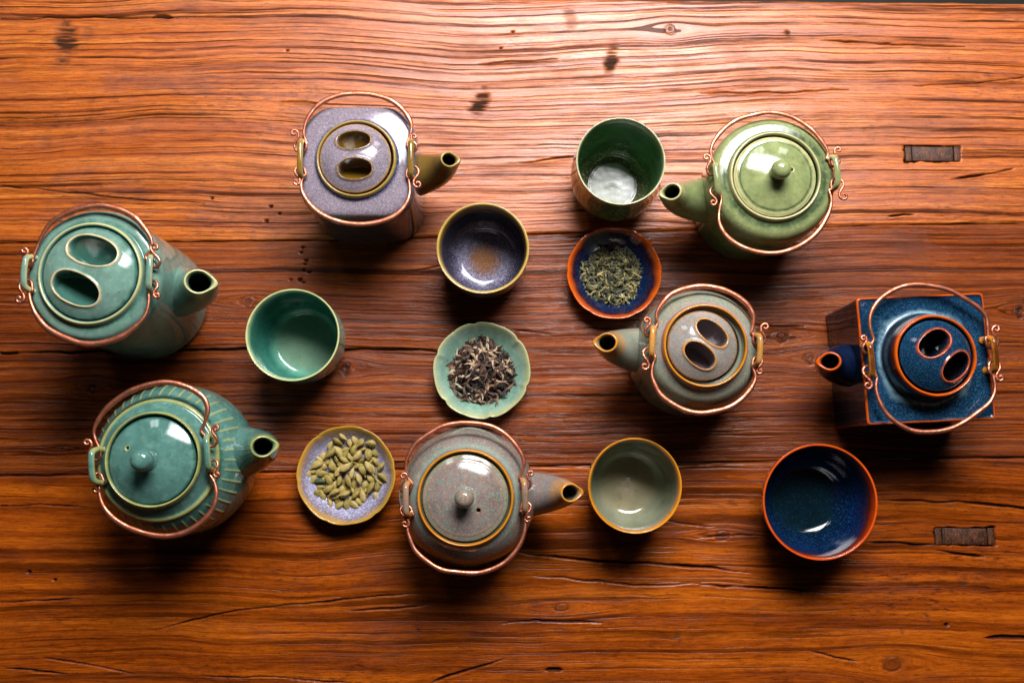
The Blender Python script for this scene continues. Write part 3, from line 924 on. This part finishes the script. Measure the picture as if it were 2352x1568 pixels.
# ---- square navy teapot
blu, blu_d, rst, pal_b = lin('#0d2b43'), lin('#0b1420'), lin('#c2500c'), lin('#8fb4c4')
G_BLU = glaze('navy_glaze', '#5f93b0', 0.30, 900, '#051830', 0.65, 150, spec=0.30)
sq = [(math.radians(2.5) + k * math.pi / 2, 1.0) for k in range(4)]
hs = .0588
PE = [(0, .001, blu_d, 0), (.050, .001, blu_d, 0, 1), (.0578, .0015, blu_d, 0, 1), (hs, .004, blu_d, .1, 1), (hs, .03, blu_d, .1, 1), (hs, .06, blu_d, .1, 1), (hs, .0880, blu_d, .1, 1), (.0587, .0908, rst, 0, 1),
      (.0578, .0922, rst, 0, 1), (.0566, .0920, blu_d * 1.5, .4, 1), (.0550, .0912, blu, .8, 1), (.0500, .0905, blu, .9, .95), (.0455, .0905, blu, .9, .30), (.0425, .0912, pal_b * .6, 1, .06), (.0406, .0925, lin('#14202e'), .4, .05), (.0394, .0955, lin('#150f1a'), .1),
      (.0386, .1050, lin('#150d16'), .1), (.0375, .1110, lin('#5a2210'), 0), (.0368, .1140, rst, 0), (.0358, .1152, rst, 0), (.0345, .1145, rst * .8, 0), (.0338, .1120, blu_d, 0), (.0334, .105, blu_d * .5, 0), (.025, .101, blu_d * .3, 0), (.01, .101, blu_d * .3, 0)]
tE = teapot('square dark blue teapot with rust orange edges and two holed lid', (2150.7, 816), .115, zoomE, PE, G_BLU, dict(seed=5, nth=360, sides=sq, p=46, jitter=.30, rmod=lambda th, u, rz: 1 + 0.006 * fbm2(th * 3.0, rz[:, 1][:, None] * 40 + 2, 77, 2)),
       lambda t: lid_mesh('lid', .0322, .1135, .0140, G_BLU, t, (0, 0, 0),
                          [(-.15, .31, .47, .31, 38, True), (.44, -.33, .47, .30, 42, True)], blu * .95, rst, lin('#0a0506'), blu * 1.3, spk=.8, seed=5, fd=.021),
       .0560, 2.6, .0150, (.0915, .1085), .001, (lin('#5a2a0c'), lin('#c47a20')),
       -178, bulb(.040, .048, .0888, .0945, .0245, .0087, .95),
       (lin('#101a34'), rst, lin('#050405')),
       ([(715, 640), (685, 540), (690, 440), (740, 340), (830, 260), (950, 205), (1080, 190), (1210, 200), (1350, 240), (1480, 300), (1590, 370), (1660, 450), (1675, 550), (1670, 630)],
        [(745, 960), (740, 1050), (760, 1150), (820, 1260), (920, 1350), (1050, 1405), (1190, 1420), (1340, 1390), (1480, 1330), (1600, 1250), (1690, 1160), (1730, 1060), (1715, 960)]), .1020,
       thick=.00155, flat=1.15, spk=.05)
# rust coloured breaks down the four vertical corners
be = [c for c in tE.children if c.name.startswith('body')][0].data
co = np.zeros(len(be.vertices) * 3); be.vertices.foreach_get('co', co); co = co.reshape(-1, 3)
th_ = np.arctan2(co[:, 1], co[:, 0]) - math.radians(2.5)
rad_ = np.hypot(co[:, 0], co[:, 1])
crn = sstep(hs * 1.375, hs * 1.405, rad_) * (co[:, 2] < .092) * (co[:, 2] > .003)
cb = np.zeros(len(be.vertices) * 4); be.attributes['Col'].data.foreach_get('color', cb); cb = cb.reshape(-1, 4)
cb[:, :3] = cb[:, :3] * (1 - crn[:, None]) + rst * .8 * crn[:, None]
be.attributes['Col'].data.foreach_set('color', cb.astype(np.float32).ravel())

# ---- teal ribbed teapot
tel, tel_d, tel_y = lin('#4c7269'), lin('#264e47'), lin('#9a9a58')
G_TEL = glaze('teal_glaze', '#2f6a5c', 0.35, 420, '#86b29c', 0.35, 140)


def rib_mod(th, u, rz):
    z = rz[:, 1][:, None]; r = rz[:, 0][:, None]
    w = sstep(.078, .0815, z) * sstep(.1065, .104, z) * (r > .045)
    g = np.maximum(0, np.cos(th * 42)) ** 6
    return 1 + 0.014 * w * g


PF = [(0, .001, tel_d), (.050, .001, tel_d), (.0560, .0015, tel_d), (.0600, .006, tel_d), (.0670, .025, tel_d), (.0710, .048, tel), (.0705, .068, tel), (.0680, .083, tel), (.0650, .0925, tel), (.0612, .1000, tel), (.0570, .1060, tel), (.0548, .1090, tel_d),
      (.0540, .1112, tel_y), (.0525, .1124, tel_y), (.0500, .1130, tel), (.0465, .1160, tel), (.0440, .1185, tel), (.0425, .1210, tel), (.0420, .1245, tel_y), (.0410, .1268, tel_y), (.0398, .1262, tel_y * .9), (.0390, .1235, tel_d), (.0388, .118, tel_d * .4), (.03, .114, tel_d * .3), (.012, .114, tel_d * .2)]
tF = teapot('teal green knob lidded teapot with short yellowish ribs round its shoulder', (348.7, 1055), .127, zoomF, PF, G_TEL, dict(seed=6, nth=528, sub=7, rmod=rib_mod),
       lambda t: knob_lid(.0382, .1240, .0100, G_TEL, t, (-.0006, -.0008, 0), (-.52, .28), tel, tel_y * 1.2, tel_d, .0098, tel * .95,
                          [(.30, .05, tel * 1.1, .0004)], .35, 6, vr=.0015),
       .0500, 6.6, .0145, (.1120, .1325), .004, (tel, tel_y),
       7, bulb(.044, .064, .0942, .1155, .0290, .0097, .88),
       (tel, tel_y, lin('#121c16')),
       ([(280, 640), (268, 570), (300, 480), (380, 380), (480, 295), (600, 230), (740, 185), (880, 170), (1010, 185), (1110, 230), (1185, 300), (1215, 390), (1195, 500), (1160, 570)],
        [(325, 990), (310, 1080), (340, 1190), (420, 1290), (530, 1365), (660, 1420), (800, 1447), (930, 1440), (1060, 1400), (1180, 1320), (1260, 1220), (1290, 1100), (1270, 1000), (1215, 920)]), .1205,
       thick=.00135, flat=1.5, spk=.4)
# yellow glaze breaking over the ribs
bf = [c for c in tF.children if c.name.startswith('body')][0].data
co = np.zeros(len(bf.vertices) * 3); bf.vertices.foreach_get('co', co); co = co.reshape(-1, 3)
thf = np.arctan2(co[:, 1], co[:, 0])
wf = sstep(.078, .0815, co[:, 2]) * sstep(.1062, .1045, co[:, 2]) * (np.hypot(co[:, 0], co[:, 1]) > .045)
wf = wf * sstep(.62, .86, np.cos(thf * 42)) * .62
cb = np.zeros(len(bf.vertices) * 4); bf.attributes['Col'].data.foreach_get('color', cb); cb = cb.reshape(-1, 4)
cb[:, :3] = cb[:, :3] * (1 - wf[:, None]) + tel_y * wf[:, None]
bf.attributes['Col'].data.foreach_set('color', cb.astype(np.float32).ravel())

# ---- mauve grey teapot with knob and orange ring
mg, mg_d = lin('#786664'), lin('#443c3c')
G_MAU = glaze('mauve_grey_glaze', '#b3a06c', 0.6, 750, '#5c7c74', 0.6, 240)
PG = [(0, .001, mg_d), (.046, .001, mg_d), (.0520, .0015, mg_d, .3, .2), (.0575, .010, mg_d, .4, .3), (.0632, .035, mg_d, .5, .4), (.0640, .055, mg, .7, .4), (.0615, .072, mg, .9, .35), (.0570, .0840, mg, 1, .2), (.0510, .0925, mg, 1), (.0465, .0965, lin('#77807a'), 1),
      (.0445, .0982, lin('#6f7f78'), .6), (.0434, .1000, org_d, .1), (.0432, .1022, org, 0), (.0424, .1048, org, 0), (.0412, .1050, org, 0), (.0402, .1028, org_d, .1), (.0398, .1000, gry_d, .3), (.0385, .0980, gry_d * .6, .3), (.034, .0960, gry_d * .5), (.012, .092, gry_d * .2)]
teapot('mauve grey knob lidded teapot with orange ring, its spout touching a cup', (1069, 1142.7), .105, zoomG, PG, G_MAU, dict(seed=9, nth=160, sides=[(math.radians(22.5 + k * 45), 1.0) for k in range(8)], p=18),
       lambda t: knob_lid(.0385, .1020, .0085, G_MAU, t, (-.0002, 0, 0), (.31, -.28), mg * 1.05, org_d, lin('#7c6a4c'), .0086, lin('#80695f'),
                          [(.86, .035, lin('#8a6a5c'), .0002), (.93, .03, gry, 0.0), (.24, .03, lin('#788074'), .0003)], .9, 7, vr=.0018),
       .0528, 1.5, .0142, (.0865, .1065), .003, (mg * .85 + org * .15, org),
       2.5, bulb(.036, .048, .0945, .0920, .0250, .0087, .80),
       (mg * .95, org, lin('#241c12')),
       ([(270, 640), (255, 560), (275, 470), (340, 370), (430, 290), (560, 225), (700, 195), (850, 192), (980, 225), (1100, 295), (1190, 385), (1240, 480), (1240, 560), (1215, 640)],
        [(300, 930), (270, 1050), (285, 1150), (345, 1260), (440, 1345), (560, 1410), (690, 1440), (830, 1442), (960, 1415), (1080, 1355), (1170, 1270), (1235, 1150), (1260, 1030), (1225, 930)]), .0970,
       thick=.00125, flat=1.4, spk=.6)


# ------------------------------------------------------------------ cups
def cup(name, label, px, r_px, h, mat, outer, inner_col, rim, floor_cols, shape, inner_spk=.4, seed=0, rings=True, group='handleless stoneware cups', cat='cup'):
    ax = un(*px, h)
    w = ax[1] * ST + (CAM_H - h) * CT
    R = r_px * w / FPX
    t = tag(empty(name, (ax[0], ax[1], 0)), label, cat, group)
    prof = [(0, .002, outer), (R * shape[0] * .8, .002, outer), (R * shape[0], .0005, outer), (R * shape[0] * 1.03, .004, outer)]
    for f, zf in shape[1]: prof.append((R * f, h * zf, outer, .5))
    prof += [(R * .995, h * .985, rim, .05), (R * .982, h, rim, .05), (R * .960, h * .995, rim, .05)]
    tw = .0032
    for i, (f, zf, c, s) in enumerate(floor_cols): prof.append((R * f, h * zf, c, s))

    def rm(th, u, rz):
        z = rz[:, 1][:, None]; r = rz[:, 0][:, None]
        k = np.arange(len(rz))[:, None] > len(rz) * 0.5
        return 1 + (0.0055 * np.sin(z * 2 * math.pi / 0.0065 + 0.4 * np.sin(th)) * (z > h * .25) * (z < h * .88) * k if rings else 0)
    b = lathe('bowl', prof, mat, t, nth=144, sub=7, seed=seed, rmod=rm, wob=.006, jitter=.6)
    return t


G_CTEAL = glaze('teal_cup_glaze', '#3a6f60', 0.2, 500, '#8fb8a0', 0.2, 160)
i1, i2 = lin('#23685a'), lin('#6f8c74')
cup('tea_cup', 'teal celadon cup with pale yellow green rim', (671.6, 768.5), 108, .074, G_CTEAL, lin('#6d9b86'), None, lin('#b9bd84'),
    [(.945, .97, lin('#9fb58a'), .1), (.925, .90, lin('#3f8470'), .2), (.91, .70, i1, .3), (.89, .45, i1, .3), (.84, .25, i1, .3), (.72, .13, lin('#5d927c'), .3), (.55, .095, i2, .3), (.3, .09, i2, .3), (0, .09, i2, .3)],
    (.66, [(.82, .16), (.955, .38), (.985, .62), (.985, .85)]), seed=21)
G_CLAV = glaze('lavender_cup_glaze', '#221e2a', 0.8, 800, '#a59eb2', 0.65, 700)
pd = lin('#1c1926')
cup('tea_cup', 'mustard rimmed cup with dark purple inside and brown centre', (1109, 569), 107, .064, G_CLAV, lin('#5c4a38'), None, lin('#b39548'),
    [(.935, .97, lin('#9a7428'), .05), (.91, .88, lin('#6e5228'), .1), (.895, .80, pd, .15), (.88, .55, pd, .08), (.83, .33, pd, .12), (.70, .17, lin('#3c384c'), .8), (.55, .115, lin('#6c6678'), 1), (.42, .10, lin('#686070'), .9), (.34, .098, lin('#6a5048'), .6), (.22, .096, lin('#6e4a30'), .3), (.10, .096, lin('#734c28'), .2), (0, .096, lin('#70492a'), .2)],
    (.60, [(.78, .16), (.945, .40), (.985, .64), (.985, .85)]), seed=22)
G_CGRN = glaze('green_cup_glaze', '#c9c79a', 0.55, 480, '#1f3a20', 0.3, 160)
gi = lin('#567f56')
cup('tea_cup', 'deep green cup with chalky white patch on its floor', (1426, 369.5), 104, .086, G_CGRN, lin('#4c6038'), None, lin('#a8a27c'),
    [(.945, .97, lin('#8a9a64'), .0), (.925, .88, gi, .0), (.91, .65, gi, .05), (.89, .42, gi, .05), (.84, .24, lin('#37602f'), .5), (.74, .13, lin('#54603a'), 1), (.62, .09, lin('#4e4c34'), .8), (.54, .084, lin('#5c584a'), .4), (.50, .083, lin('#a4a399'), 0), (.3, .082, lin('#b4b3aa'), .1), (.12, .082, lin('#9a9c90'), .1), (0, .082, lin('#747c6e'), .1)],
    (.70, [(.90, .14), (1.03, .34), (1.05, .55), (1.01, .80)]), seed=23)
G_CGRY = glaze('grey_cup_glaze', '#a89a68', 0.15, 900, '#7a8478', 0.3, 260)
yi = lin('#7b7d66')
cup('tea_cup', 'grey green cup with orange rim at the teapot spout', (1458.5, 1114.3), 109, .067, G_CGRY, lin('#837c6a'), None, lin('#c67c18'),
    [(.935, .965, lin('#b57428'), 0), (.915, .90, lin('#94806c'), .1), (.90, .72, yi, .3), (.88, .48, yi, .3), (.82, .27, yi, .3), (.70, .15, yi, .3), (.55, .10, lin('#8a8266'), .2), (.3, .095, lin('#857c60'), .2), (.16, .096, lin('#93876c'), .1), (.1, .11, lin('#9a8d74'), .1), (0, .115, lin('#8a7f66'), .1)],
    (.62, [(.80, .16), (.95, .40), (.985, .64), (.985, .85)]), seed=24)
G_CBLU = glaze('blue_bowl_glaze', '#3f86b4', 0.35, 520, '#0a2a58', 0.5, 200)
cup('tea_bowl', 'wide deep blue bowl with glowing rust orange rim', (1884, 1151.5), 133, .060, G_CBLU, lin('#3a1a10'), None, lin('#c4480c'),
    [(.955, .97, lin('#9a3008'), 0), (.925, .88, lin('#4a1a10'), 0), (.895, .76, lin('#16163a'), .3), (.84, .52, lin('#071a40'), .45), (.76, .33, lin('#061632'), .45), (.64, .19, lin('#061528'), .3), (.5, .125, lin('#07181f'), .1), (.25, .115, lin('#06151b'), .1), (0, .115, lin('#061318'), .1)],
    (.48, [(.66, .18), (.84, .42), (.94, .66), (.985, .88)]), seed=25, rings=False)


# ------------------------------------------------------------------ petal dishes
def dish(label, px, r_px, h, mat, rim, band, inner, out, notch0, depth, seed, spk=.6):
    ax = un(*px, h)
    w = ax[1] * ST + (CAM_H - h) * CT
    R = r_px * w / FPX
    t = tag(empty('petal_dish', (ax[0], ax[1], 0)), label, 'dish', 'small six petal dishes')
    prof = [(0, .0015, out), (R * .45, .0015, out), (R * .48, .0003, out), (R * .52, .0025, out), (R * .70, h * .30, out), (R * .88, h * .68, out), (R * .975, h * .93, rim, .05), (R, h * .985, rim, .05), (R * .990, h, rim, .05), (R * .968, h * .985, rim, .05),
            (R * .930, h * .91, rim * .7 + band * .3, .1), (R * .87, h * .77, band, .5), (R * .76, h * .55, inner, spk), (R * .60, h * .34, inner, spk), (R * .42, h * .25, inner, spk), (R * .2, h * .23, inner, spk), (0, h * .23, inner, spk)]

    def rm(th, u, rz):
        q = sstep(.55, 1.0, rz[:, 0] / R)[:, None]
        d6 = (np.degrees(th) - notch0 + 30) % 60 - 30
        n = np.exp(-(np.abs(d6) / 3.6) ** 1.5) * depth + 0.020 * (1 - np.cos(np.radians(d6 * 6))) * 0.5 * 0 + 0.016 * (np.abs(d6) / 30) ** 2
        return 1 + q * (0.008 - n)
    lathe('bowl', prof, mat, t, nth=240, sub=6, seed=seed, rmod=rm, jitter=.65)
    return ax


G_D1 = glaze('blue_dish_glaze', '#2f5c8c', 0.4, 650, '#2a1030', 0.5, 180)
G_D2 = glaze('celadon_dish_glaze', '#4c8a74', 0.35, 500, '#a3c4ae', 0.35, 200)
G_D3 = glaze('lavender_dish_glaze', '#4a4660', 0.6, 800, '#c8c4d4', 0.6, 500)
d1 = dish('rust rimmed dark blue petal dish holding green tea leaves', (1411, 625.4), 108, .021, G_D1, lin('#c2500a'), lin('#2a0d12'), lin('#0b1a36'), lin('#4a1c0c'), 57, .018, 31)
d2 = dish('celadon petal dish with yellow green rim holding twisted brown tea leaves', (1106.6, 849.6), 111.5, .022, G_D2, lin('#a6a678'), lin('#7f9888'), lin('#6c8a78'), lin('#5a7c68'), 40, .034, 32, .4)
d3 = dish('mustard rimmed lavender petal dish holding green cardamom pods', (794.4, 1090.5), 113, .022, G_D3, lin('#b5862a'), lin('#7a6a70'), lin('#8d88a2'), lin('#8a6628'), 8, .016, 33, 1.0)


# ------------------------------------------------------------------ tea leaves
def leaf_mesh(name, L, w, curl, twist, r, nseg=7):
    """a dried, rolled leaf: a folded ribbon along a bent spine"""
    t = np.linspace(0, 1, nseg + 1)
    heading = np.cumsum(np.r_[0, np.full(nseg, curl / nseg)]) + 0.25 * np.sin(t * 6 + r.uniform(0, 6))
    step = L / nseg
    sp = np.zeros((nseg + 1, 3))
    for i in range(nseg):
        sp[i + 1] = sp[i] + step * np.array((math.cos(heading[i]), math.sin(heading[i]), 0.22 * math.sin(t[i] * 5 + r.uniform(-.5, .5))))
    sp -= sp.mean(0)
    wid = w * np.clip(np.sin(t * math.pi) ** 0.6, 0.12, 1) * (1 + 0.2 * np.sin(t * 9 + r.uniform(0, 6)))
    V = []
    for i in range(nseg + 1):
        a = heading[i] + math.pi / 2
        s = np.array((math.cos(a), math.sin(a), 0)); up = np.array((0, 0, 1.0))
        ro = twist * (t[i] - 0.5)
        side = s * math.cos(ro) + up * math.sin(ro); nrm = -s * math.sin(ro) + up * math.cos(ro)
        V += [sp[i] - side * wid[i] * .5 - nrm * wid[i] * .42, sp[i] + nrm * wid[i] * .18, sp[i] + side * wid[i] * .5 - nrm * wid[i] * .42]
    return np.array(V), grid_faces(nseg + 1, 3, wrap=False)


def leaf_mat(name, stops, rough=0.6):
    N = NT(name)
    oi = N.n('ShaderNodeObjectInfo').outputs['Random']
    co = N.n('ShaderNodeTexCoord').outputs['Object']
    nz = N.noise(co, 420, 3, 0.7)
    f = N.math('ADD', N.math('MULTIPLY', oi, 0.85), N.math('MULTIPLY', N.math('SUBTRACT', nz, 0.42), 0.55))
    c = N.ramp(f, stops)
    return N.put(color=c, rough=rough, spec=0.3, normal=N.bump(N.noise(co, 900, 3, 0.6), 0.5, 0.0006))


def heap(label, centre, zfloor, rad, top, n, variants, mat, seed, filler):
    t = tag(empty('tea_leaf_heap', (centre[0], centre[1], zfloor)), label, 'tea leaves')
    r = random.Random(seed)
    meshes = []
    for k in range(variants[0]):
        V, F = leaf_mesh('leaf', r.uniform(*variants[1]), r.uniform(*variants[2]), r.uniform(-1, 1) * variants[3], r.uniform(-2.2, 2.2), r)
        meshes.append((make_mesh('leaf', V, F), V, F))

    def spot(out):
        q = math.sqrt(r.random()) * out; a = r.uniform(0, 6.283)
        wob = 1 + 0.10 * math.sin(3 * a + seed) + 0.06 * math.sin(5 * a)
        x, y = q * rad * wob * math.cos(a), q * rad * wob * math.sin(a)
        return x, y, q
    for i in range(n):
        x, y, q = spot(1.0)
        z = 0.0008 + top * (1 - q ** 2.2) * r.uniform(0.80, 1.03) + 0.0010
        me = meshes[r.randrange(len(meshes))][0]
        o = obj('leaf', me, mat, t, (x, y, z))
        o.rotation_euler = (r.gauss(0, .42), r.gauss(0, .42), r.uniform(0, 6.283))
        s = r.uniform(0.75, 1.15); o.scale = (s, s, s)
    # the crumbs and buried leaves underneath
    VV, FF, off = [], [], 0
    for i in range(filler):
        x, y, q = spot(0.97)
        z = 0.0006 + top * (1 - q ** 2.2) * r.uniform(0.25, 0.92)
        _, V, F = meshes[r.randrange(len(meshes))]
        a, b = r.uniform(0, 6.283), r.gauss(0, .5)
        s = r.uniform(.5, .95)
        Rz = np.array([[math.cos(a), -math.sin(a), 0], [math.sin(a), math.cos(a), 0], [0, 0, 1]]); Rx = np.array([[1, 0, 0], [0, math.cos(b), -math.sin(b)], [0, math.sin(b), math.cos(b)]])
        VV.append((V * s) @ (Rz @ Rx).T + (x, y, z)); FF.append(F + off); off += len(V)
    o = obj('leaf_crumbs', make_mesh('leaf_crumbs', np.concatenate(VV), np.concatenate(FF)), mat, t)
    tag(o, kind='stuff')
    return t


M_GT = leaf_mat('green_tea_leaf', [(0.02, lin('#1e1e14')), (0.3, lin('#40402c')), (0.55, lin('#5e5b3e')), (0.8, lin('#857a4c')), (0.97, lin('#b8a060'))])
c1 = un(1404, 633, .012)
heap('heap of fine curled green tea leaves in the rust rimmed dish', c1, .0062, .0335, .0085, 290, (16, (.0050, .012), (.0013, .0028), 2.6), M_GT, 5, 620)
M_WT = leaf_mat('brown_tea_leaf', [(0.08, lin('#1c1310')), (0.40, lin('#3f2b22')), (0.62, lin('#654736')), (0.78, lin('#957a5e')), (0.97, lin('#bda88a'))])
c2 = un(1107, 854, .012)
heap('heap of long twisted brown and buff tea leaves in the celadon dish', c2, .0062, .0358, .0125, 270, (16, (.010, .023), (.0018, .0038), 1.7), M_WT, 9, 300)


# ------------------------------------------------------------------ cardamom pods
def pod_mesh(k):
    r = random.Random(40 + k)
    L, W = 0.0058 * r.uniform(.88, 1.12), 0.0034 * r.uniform(.88, 1.1)
    n, m = 13, 18
    t = np.linspace(0, 1, n)
    rad = W * np.sin(np.clip(t, 0, 1) * math.pi) ** .62 * (1.06 - .25 * t)
    rad[0] = .0006; rad[-1] = .0004
    x = -L + 2 * L * t
    bend = r.uniform(-.16, .16)
    ph = np.linspace(0, 2 * math.pi, m, endpoint=False)
    V = []
    for i in range(n):
        q = rad[i] * (1 + .13 * np.cos(3 * ph + k) + .06 * np.cos(9 * ph) + .03 * math.sin(5 * t[i] * 3 + k))
        V.append(np.stack([np.full(m, x[i]), q * np.cos(ph) + bend * W * 3 * (t[i] - .5) ** 2 * 4, q * np.sin(ph) * .86], -1))
    # dry stalk stub and tail
    for xx, rr in ((L + .0006, .00045), (L + .0013, .00062), (L + .0015, .0001)):
        V.append(np.stack([np.full(m, xx), rr * np.cos(ph) + bend * W * 3, rr * np.sin(ph)], -1))
    V = np.concatenate(V)
    return make_mesh('cardamom_pod', V, grid_faces(n + 3, m))


def pod_mat(name, stops):
    N = NT(name)
    oi = N.n('ShaderNodeObjectInfo').outputs['Random']
    co = N.n('ShaderNodeTexCoord').outputs['Object']
    nz = N.noise(N.vmul(co, (180, 900, 900)), 1.0, 3, 0.6)
    f = N.math('ADD', N.math('MULTIPLY', oi, 0.50), N.math('MULTIPLY', nz, 0.75))
    f = N.math('SUBTRACT', f, 0.10)
    c = N.ramp(f, stops)
    return N.put(color=c, rough=0.55, spec=0.3, normal=N.bump(nz, 0.7, 0.0007))


M_POD = pod_mat('cardamom_husk', [(0.10, lin('#4a3e1a')), (0.30, lin('#7a6a30')), (0.52, lin('#948044')), (0.72, lin('#a8925a')), (0.92, lin('#9c7650'))])
M_PODG = pod_mat('dark_cardamom_husk', [(0.2, lin('#2c3a26')), (0.8, lin('#46573a'))])
PODS = [(745, 295, -45, 1), (685, 360, -35, 1), (585, 410, 70, 0), (850, 370, 85, 0), (915, 330, 95, 0), (1000, 375, 60, 1), (1145, 380, -5, 1), (700, 495, -55, 1), (800, 465, 15, 0), (900, 470, 70, 1),
        (1045, 465, 20, 0), (1105, 525, 95, 1), (1195, 505, -55, 0), (590, 520, 45, 1), (490, 560, -45, 0), (440, 600, -35, 0), (395, 670, 25, 1), (495, 695, 45, 0), (610, 695, -65, 1), (670, 610, -75, 0),
        (770, 610, -30, 1), (850, 575, -60, 1), (955, 560, 50, 1), (1010, 620, 30, 0), (1200, 630, -60, 0), (1270, 705, 50, 1), (1115, 715, -62, 2), (1020, 745, -65, 2), (870, 790, 75, 2), (795, 715, 35, 2),
        (705, 760, 55, 1), (280, 815, 75, 0), (350, 870, 65, 0), (465, 790, 10, 0), (435, 895, 5, 1), (570, 885, -65, 1), (610, 830, -45, 0), (710, 880, 85, 1), (830, 900, -70, 2), (970, 860, -70, 2),
        (1130, 850, -70, 0), (1245, 890, -45, 0), (1300, 840, -40, 1), (435, 975, 5, 0), (545, 1010, 30, 1), (645, 955, 60, 0), (640, 1045, 25, 2), (780, 1075, 20, 2), (915, 940, -70, 0), (1060, 945, 50, 0),
        (1130, 990, 60, 1), (930, 1080, 45, 1), (1030, 1100, -75, 0), (1200, 1085, 80, 0), (405, 1065, 30, 0), (485, 1095, -70, 0), (580, 1190, -75, 0), (690, 1165, 40, 0), (700, 1230, 35, 0), (805, 1220, -80, 0),
        (905, 1205, -35, 0), (970, 1180, -50, 0), (790, 960, -80, 0), (1230, 970, 80, 0), (345, 760, 10, 0), (850, 670, 60, 0), (740, 680, -20, 0), (960, 690, 20, 0), (1060, 800, 15, 0), (560, 950, 70, 0), (640, 470, 30, 0), (940, 440, 10, 0), (780, 540, 60, 0), (900, 640, -20, 0), (1130, 620, 40, 0), (1160, 760, 80, 0), (880, 870, 20, 0),
        (740, 1010, 50, 0), (860, 1010, -30, 0), (990, 1000, 10, 0), (640, 1120, -10, 0), (860, 1150, 60, 0), (500, 880, 40, 0), (420, 760, 60, 0), (540, 640, 10, 0), (1060, 1030, 30, 0)]
pods = [pod_mesh(k) for k in range(6)]
for m in pods: m.materials.append(None)
rp = random.Random(3)
for i, (x, y, a, layer) in enumerate(PODS):
    q = math.hypot(x - 795, y - 815) / 640
    z = .0078 + (.0075 * max(0, q - .45) ** 1.5 * 2.0) + (0, .0036, .0066)[layer] + rp.uniform(-.0003, .0003)
    w = un(660.4 + x * .1685, 953.2 + y * .1685, z)
    o = bpy.data.objects.new('cardamom_pod', pods[i % 6])
    COL.objects.link(o)
    o.location = w
    o.rotation_euler = (rp.uniform(0, 6.28), rp.gauss(0, .14), math.radians(a) + (math.pi if rp.random() < .5 else 0))
    s = rp.uniform(.92, 1.26); o.scale = (s, s * rp.uniform(.82, 1.1), s * rp.uniform(.82, 1.1))
    dark = i == 34
    o.material_slots[0].link = 'OBJECT'
    o.material_slots[0].material = M_PODG if dark else M_POD
    special = {0: 'tan cardamom pod farthest from the near edge, at the top of the dish', 6: 'cardamom pod lying level at the upper right of the heap, near the mustard rim',
               25: 'ribbed pale cardamom pod pointing up and right, at the right of the heap', 27: 'curved cardamom pod with a reddish split seam, right of the heap centre',
               26: 'long greyish cardamom pod lying on top, right of the heap centre', 31: 'leftmost upright cardamom pod in the lavender dish', 42: 'rightmost short cardamom pod beside the mustard rim',
               53: 'lone upright cardamom pod at the lower right of the heap', 56: 'dark pointed cardamom pod at the lower left, tip towards the rim', 59: 'plump upright cardamom pod nearest the near edge of the dish',
               47: 'long cardamom pod lying nearly level on top, below the heap centre', 46: 'pale long cardamom pod slanting on top, lower left of the heap centre'}
    tag(o, 'dark green cardamom pod, the darkest in the lavender dish' if dark else special.get(i, 'olive green dried cardamom pod among the others heaped in the lavender dish'), 'cardamom pod', 'cardamom pods in the lavender dish')
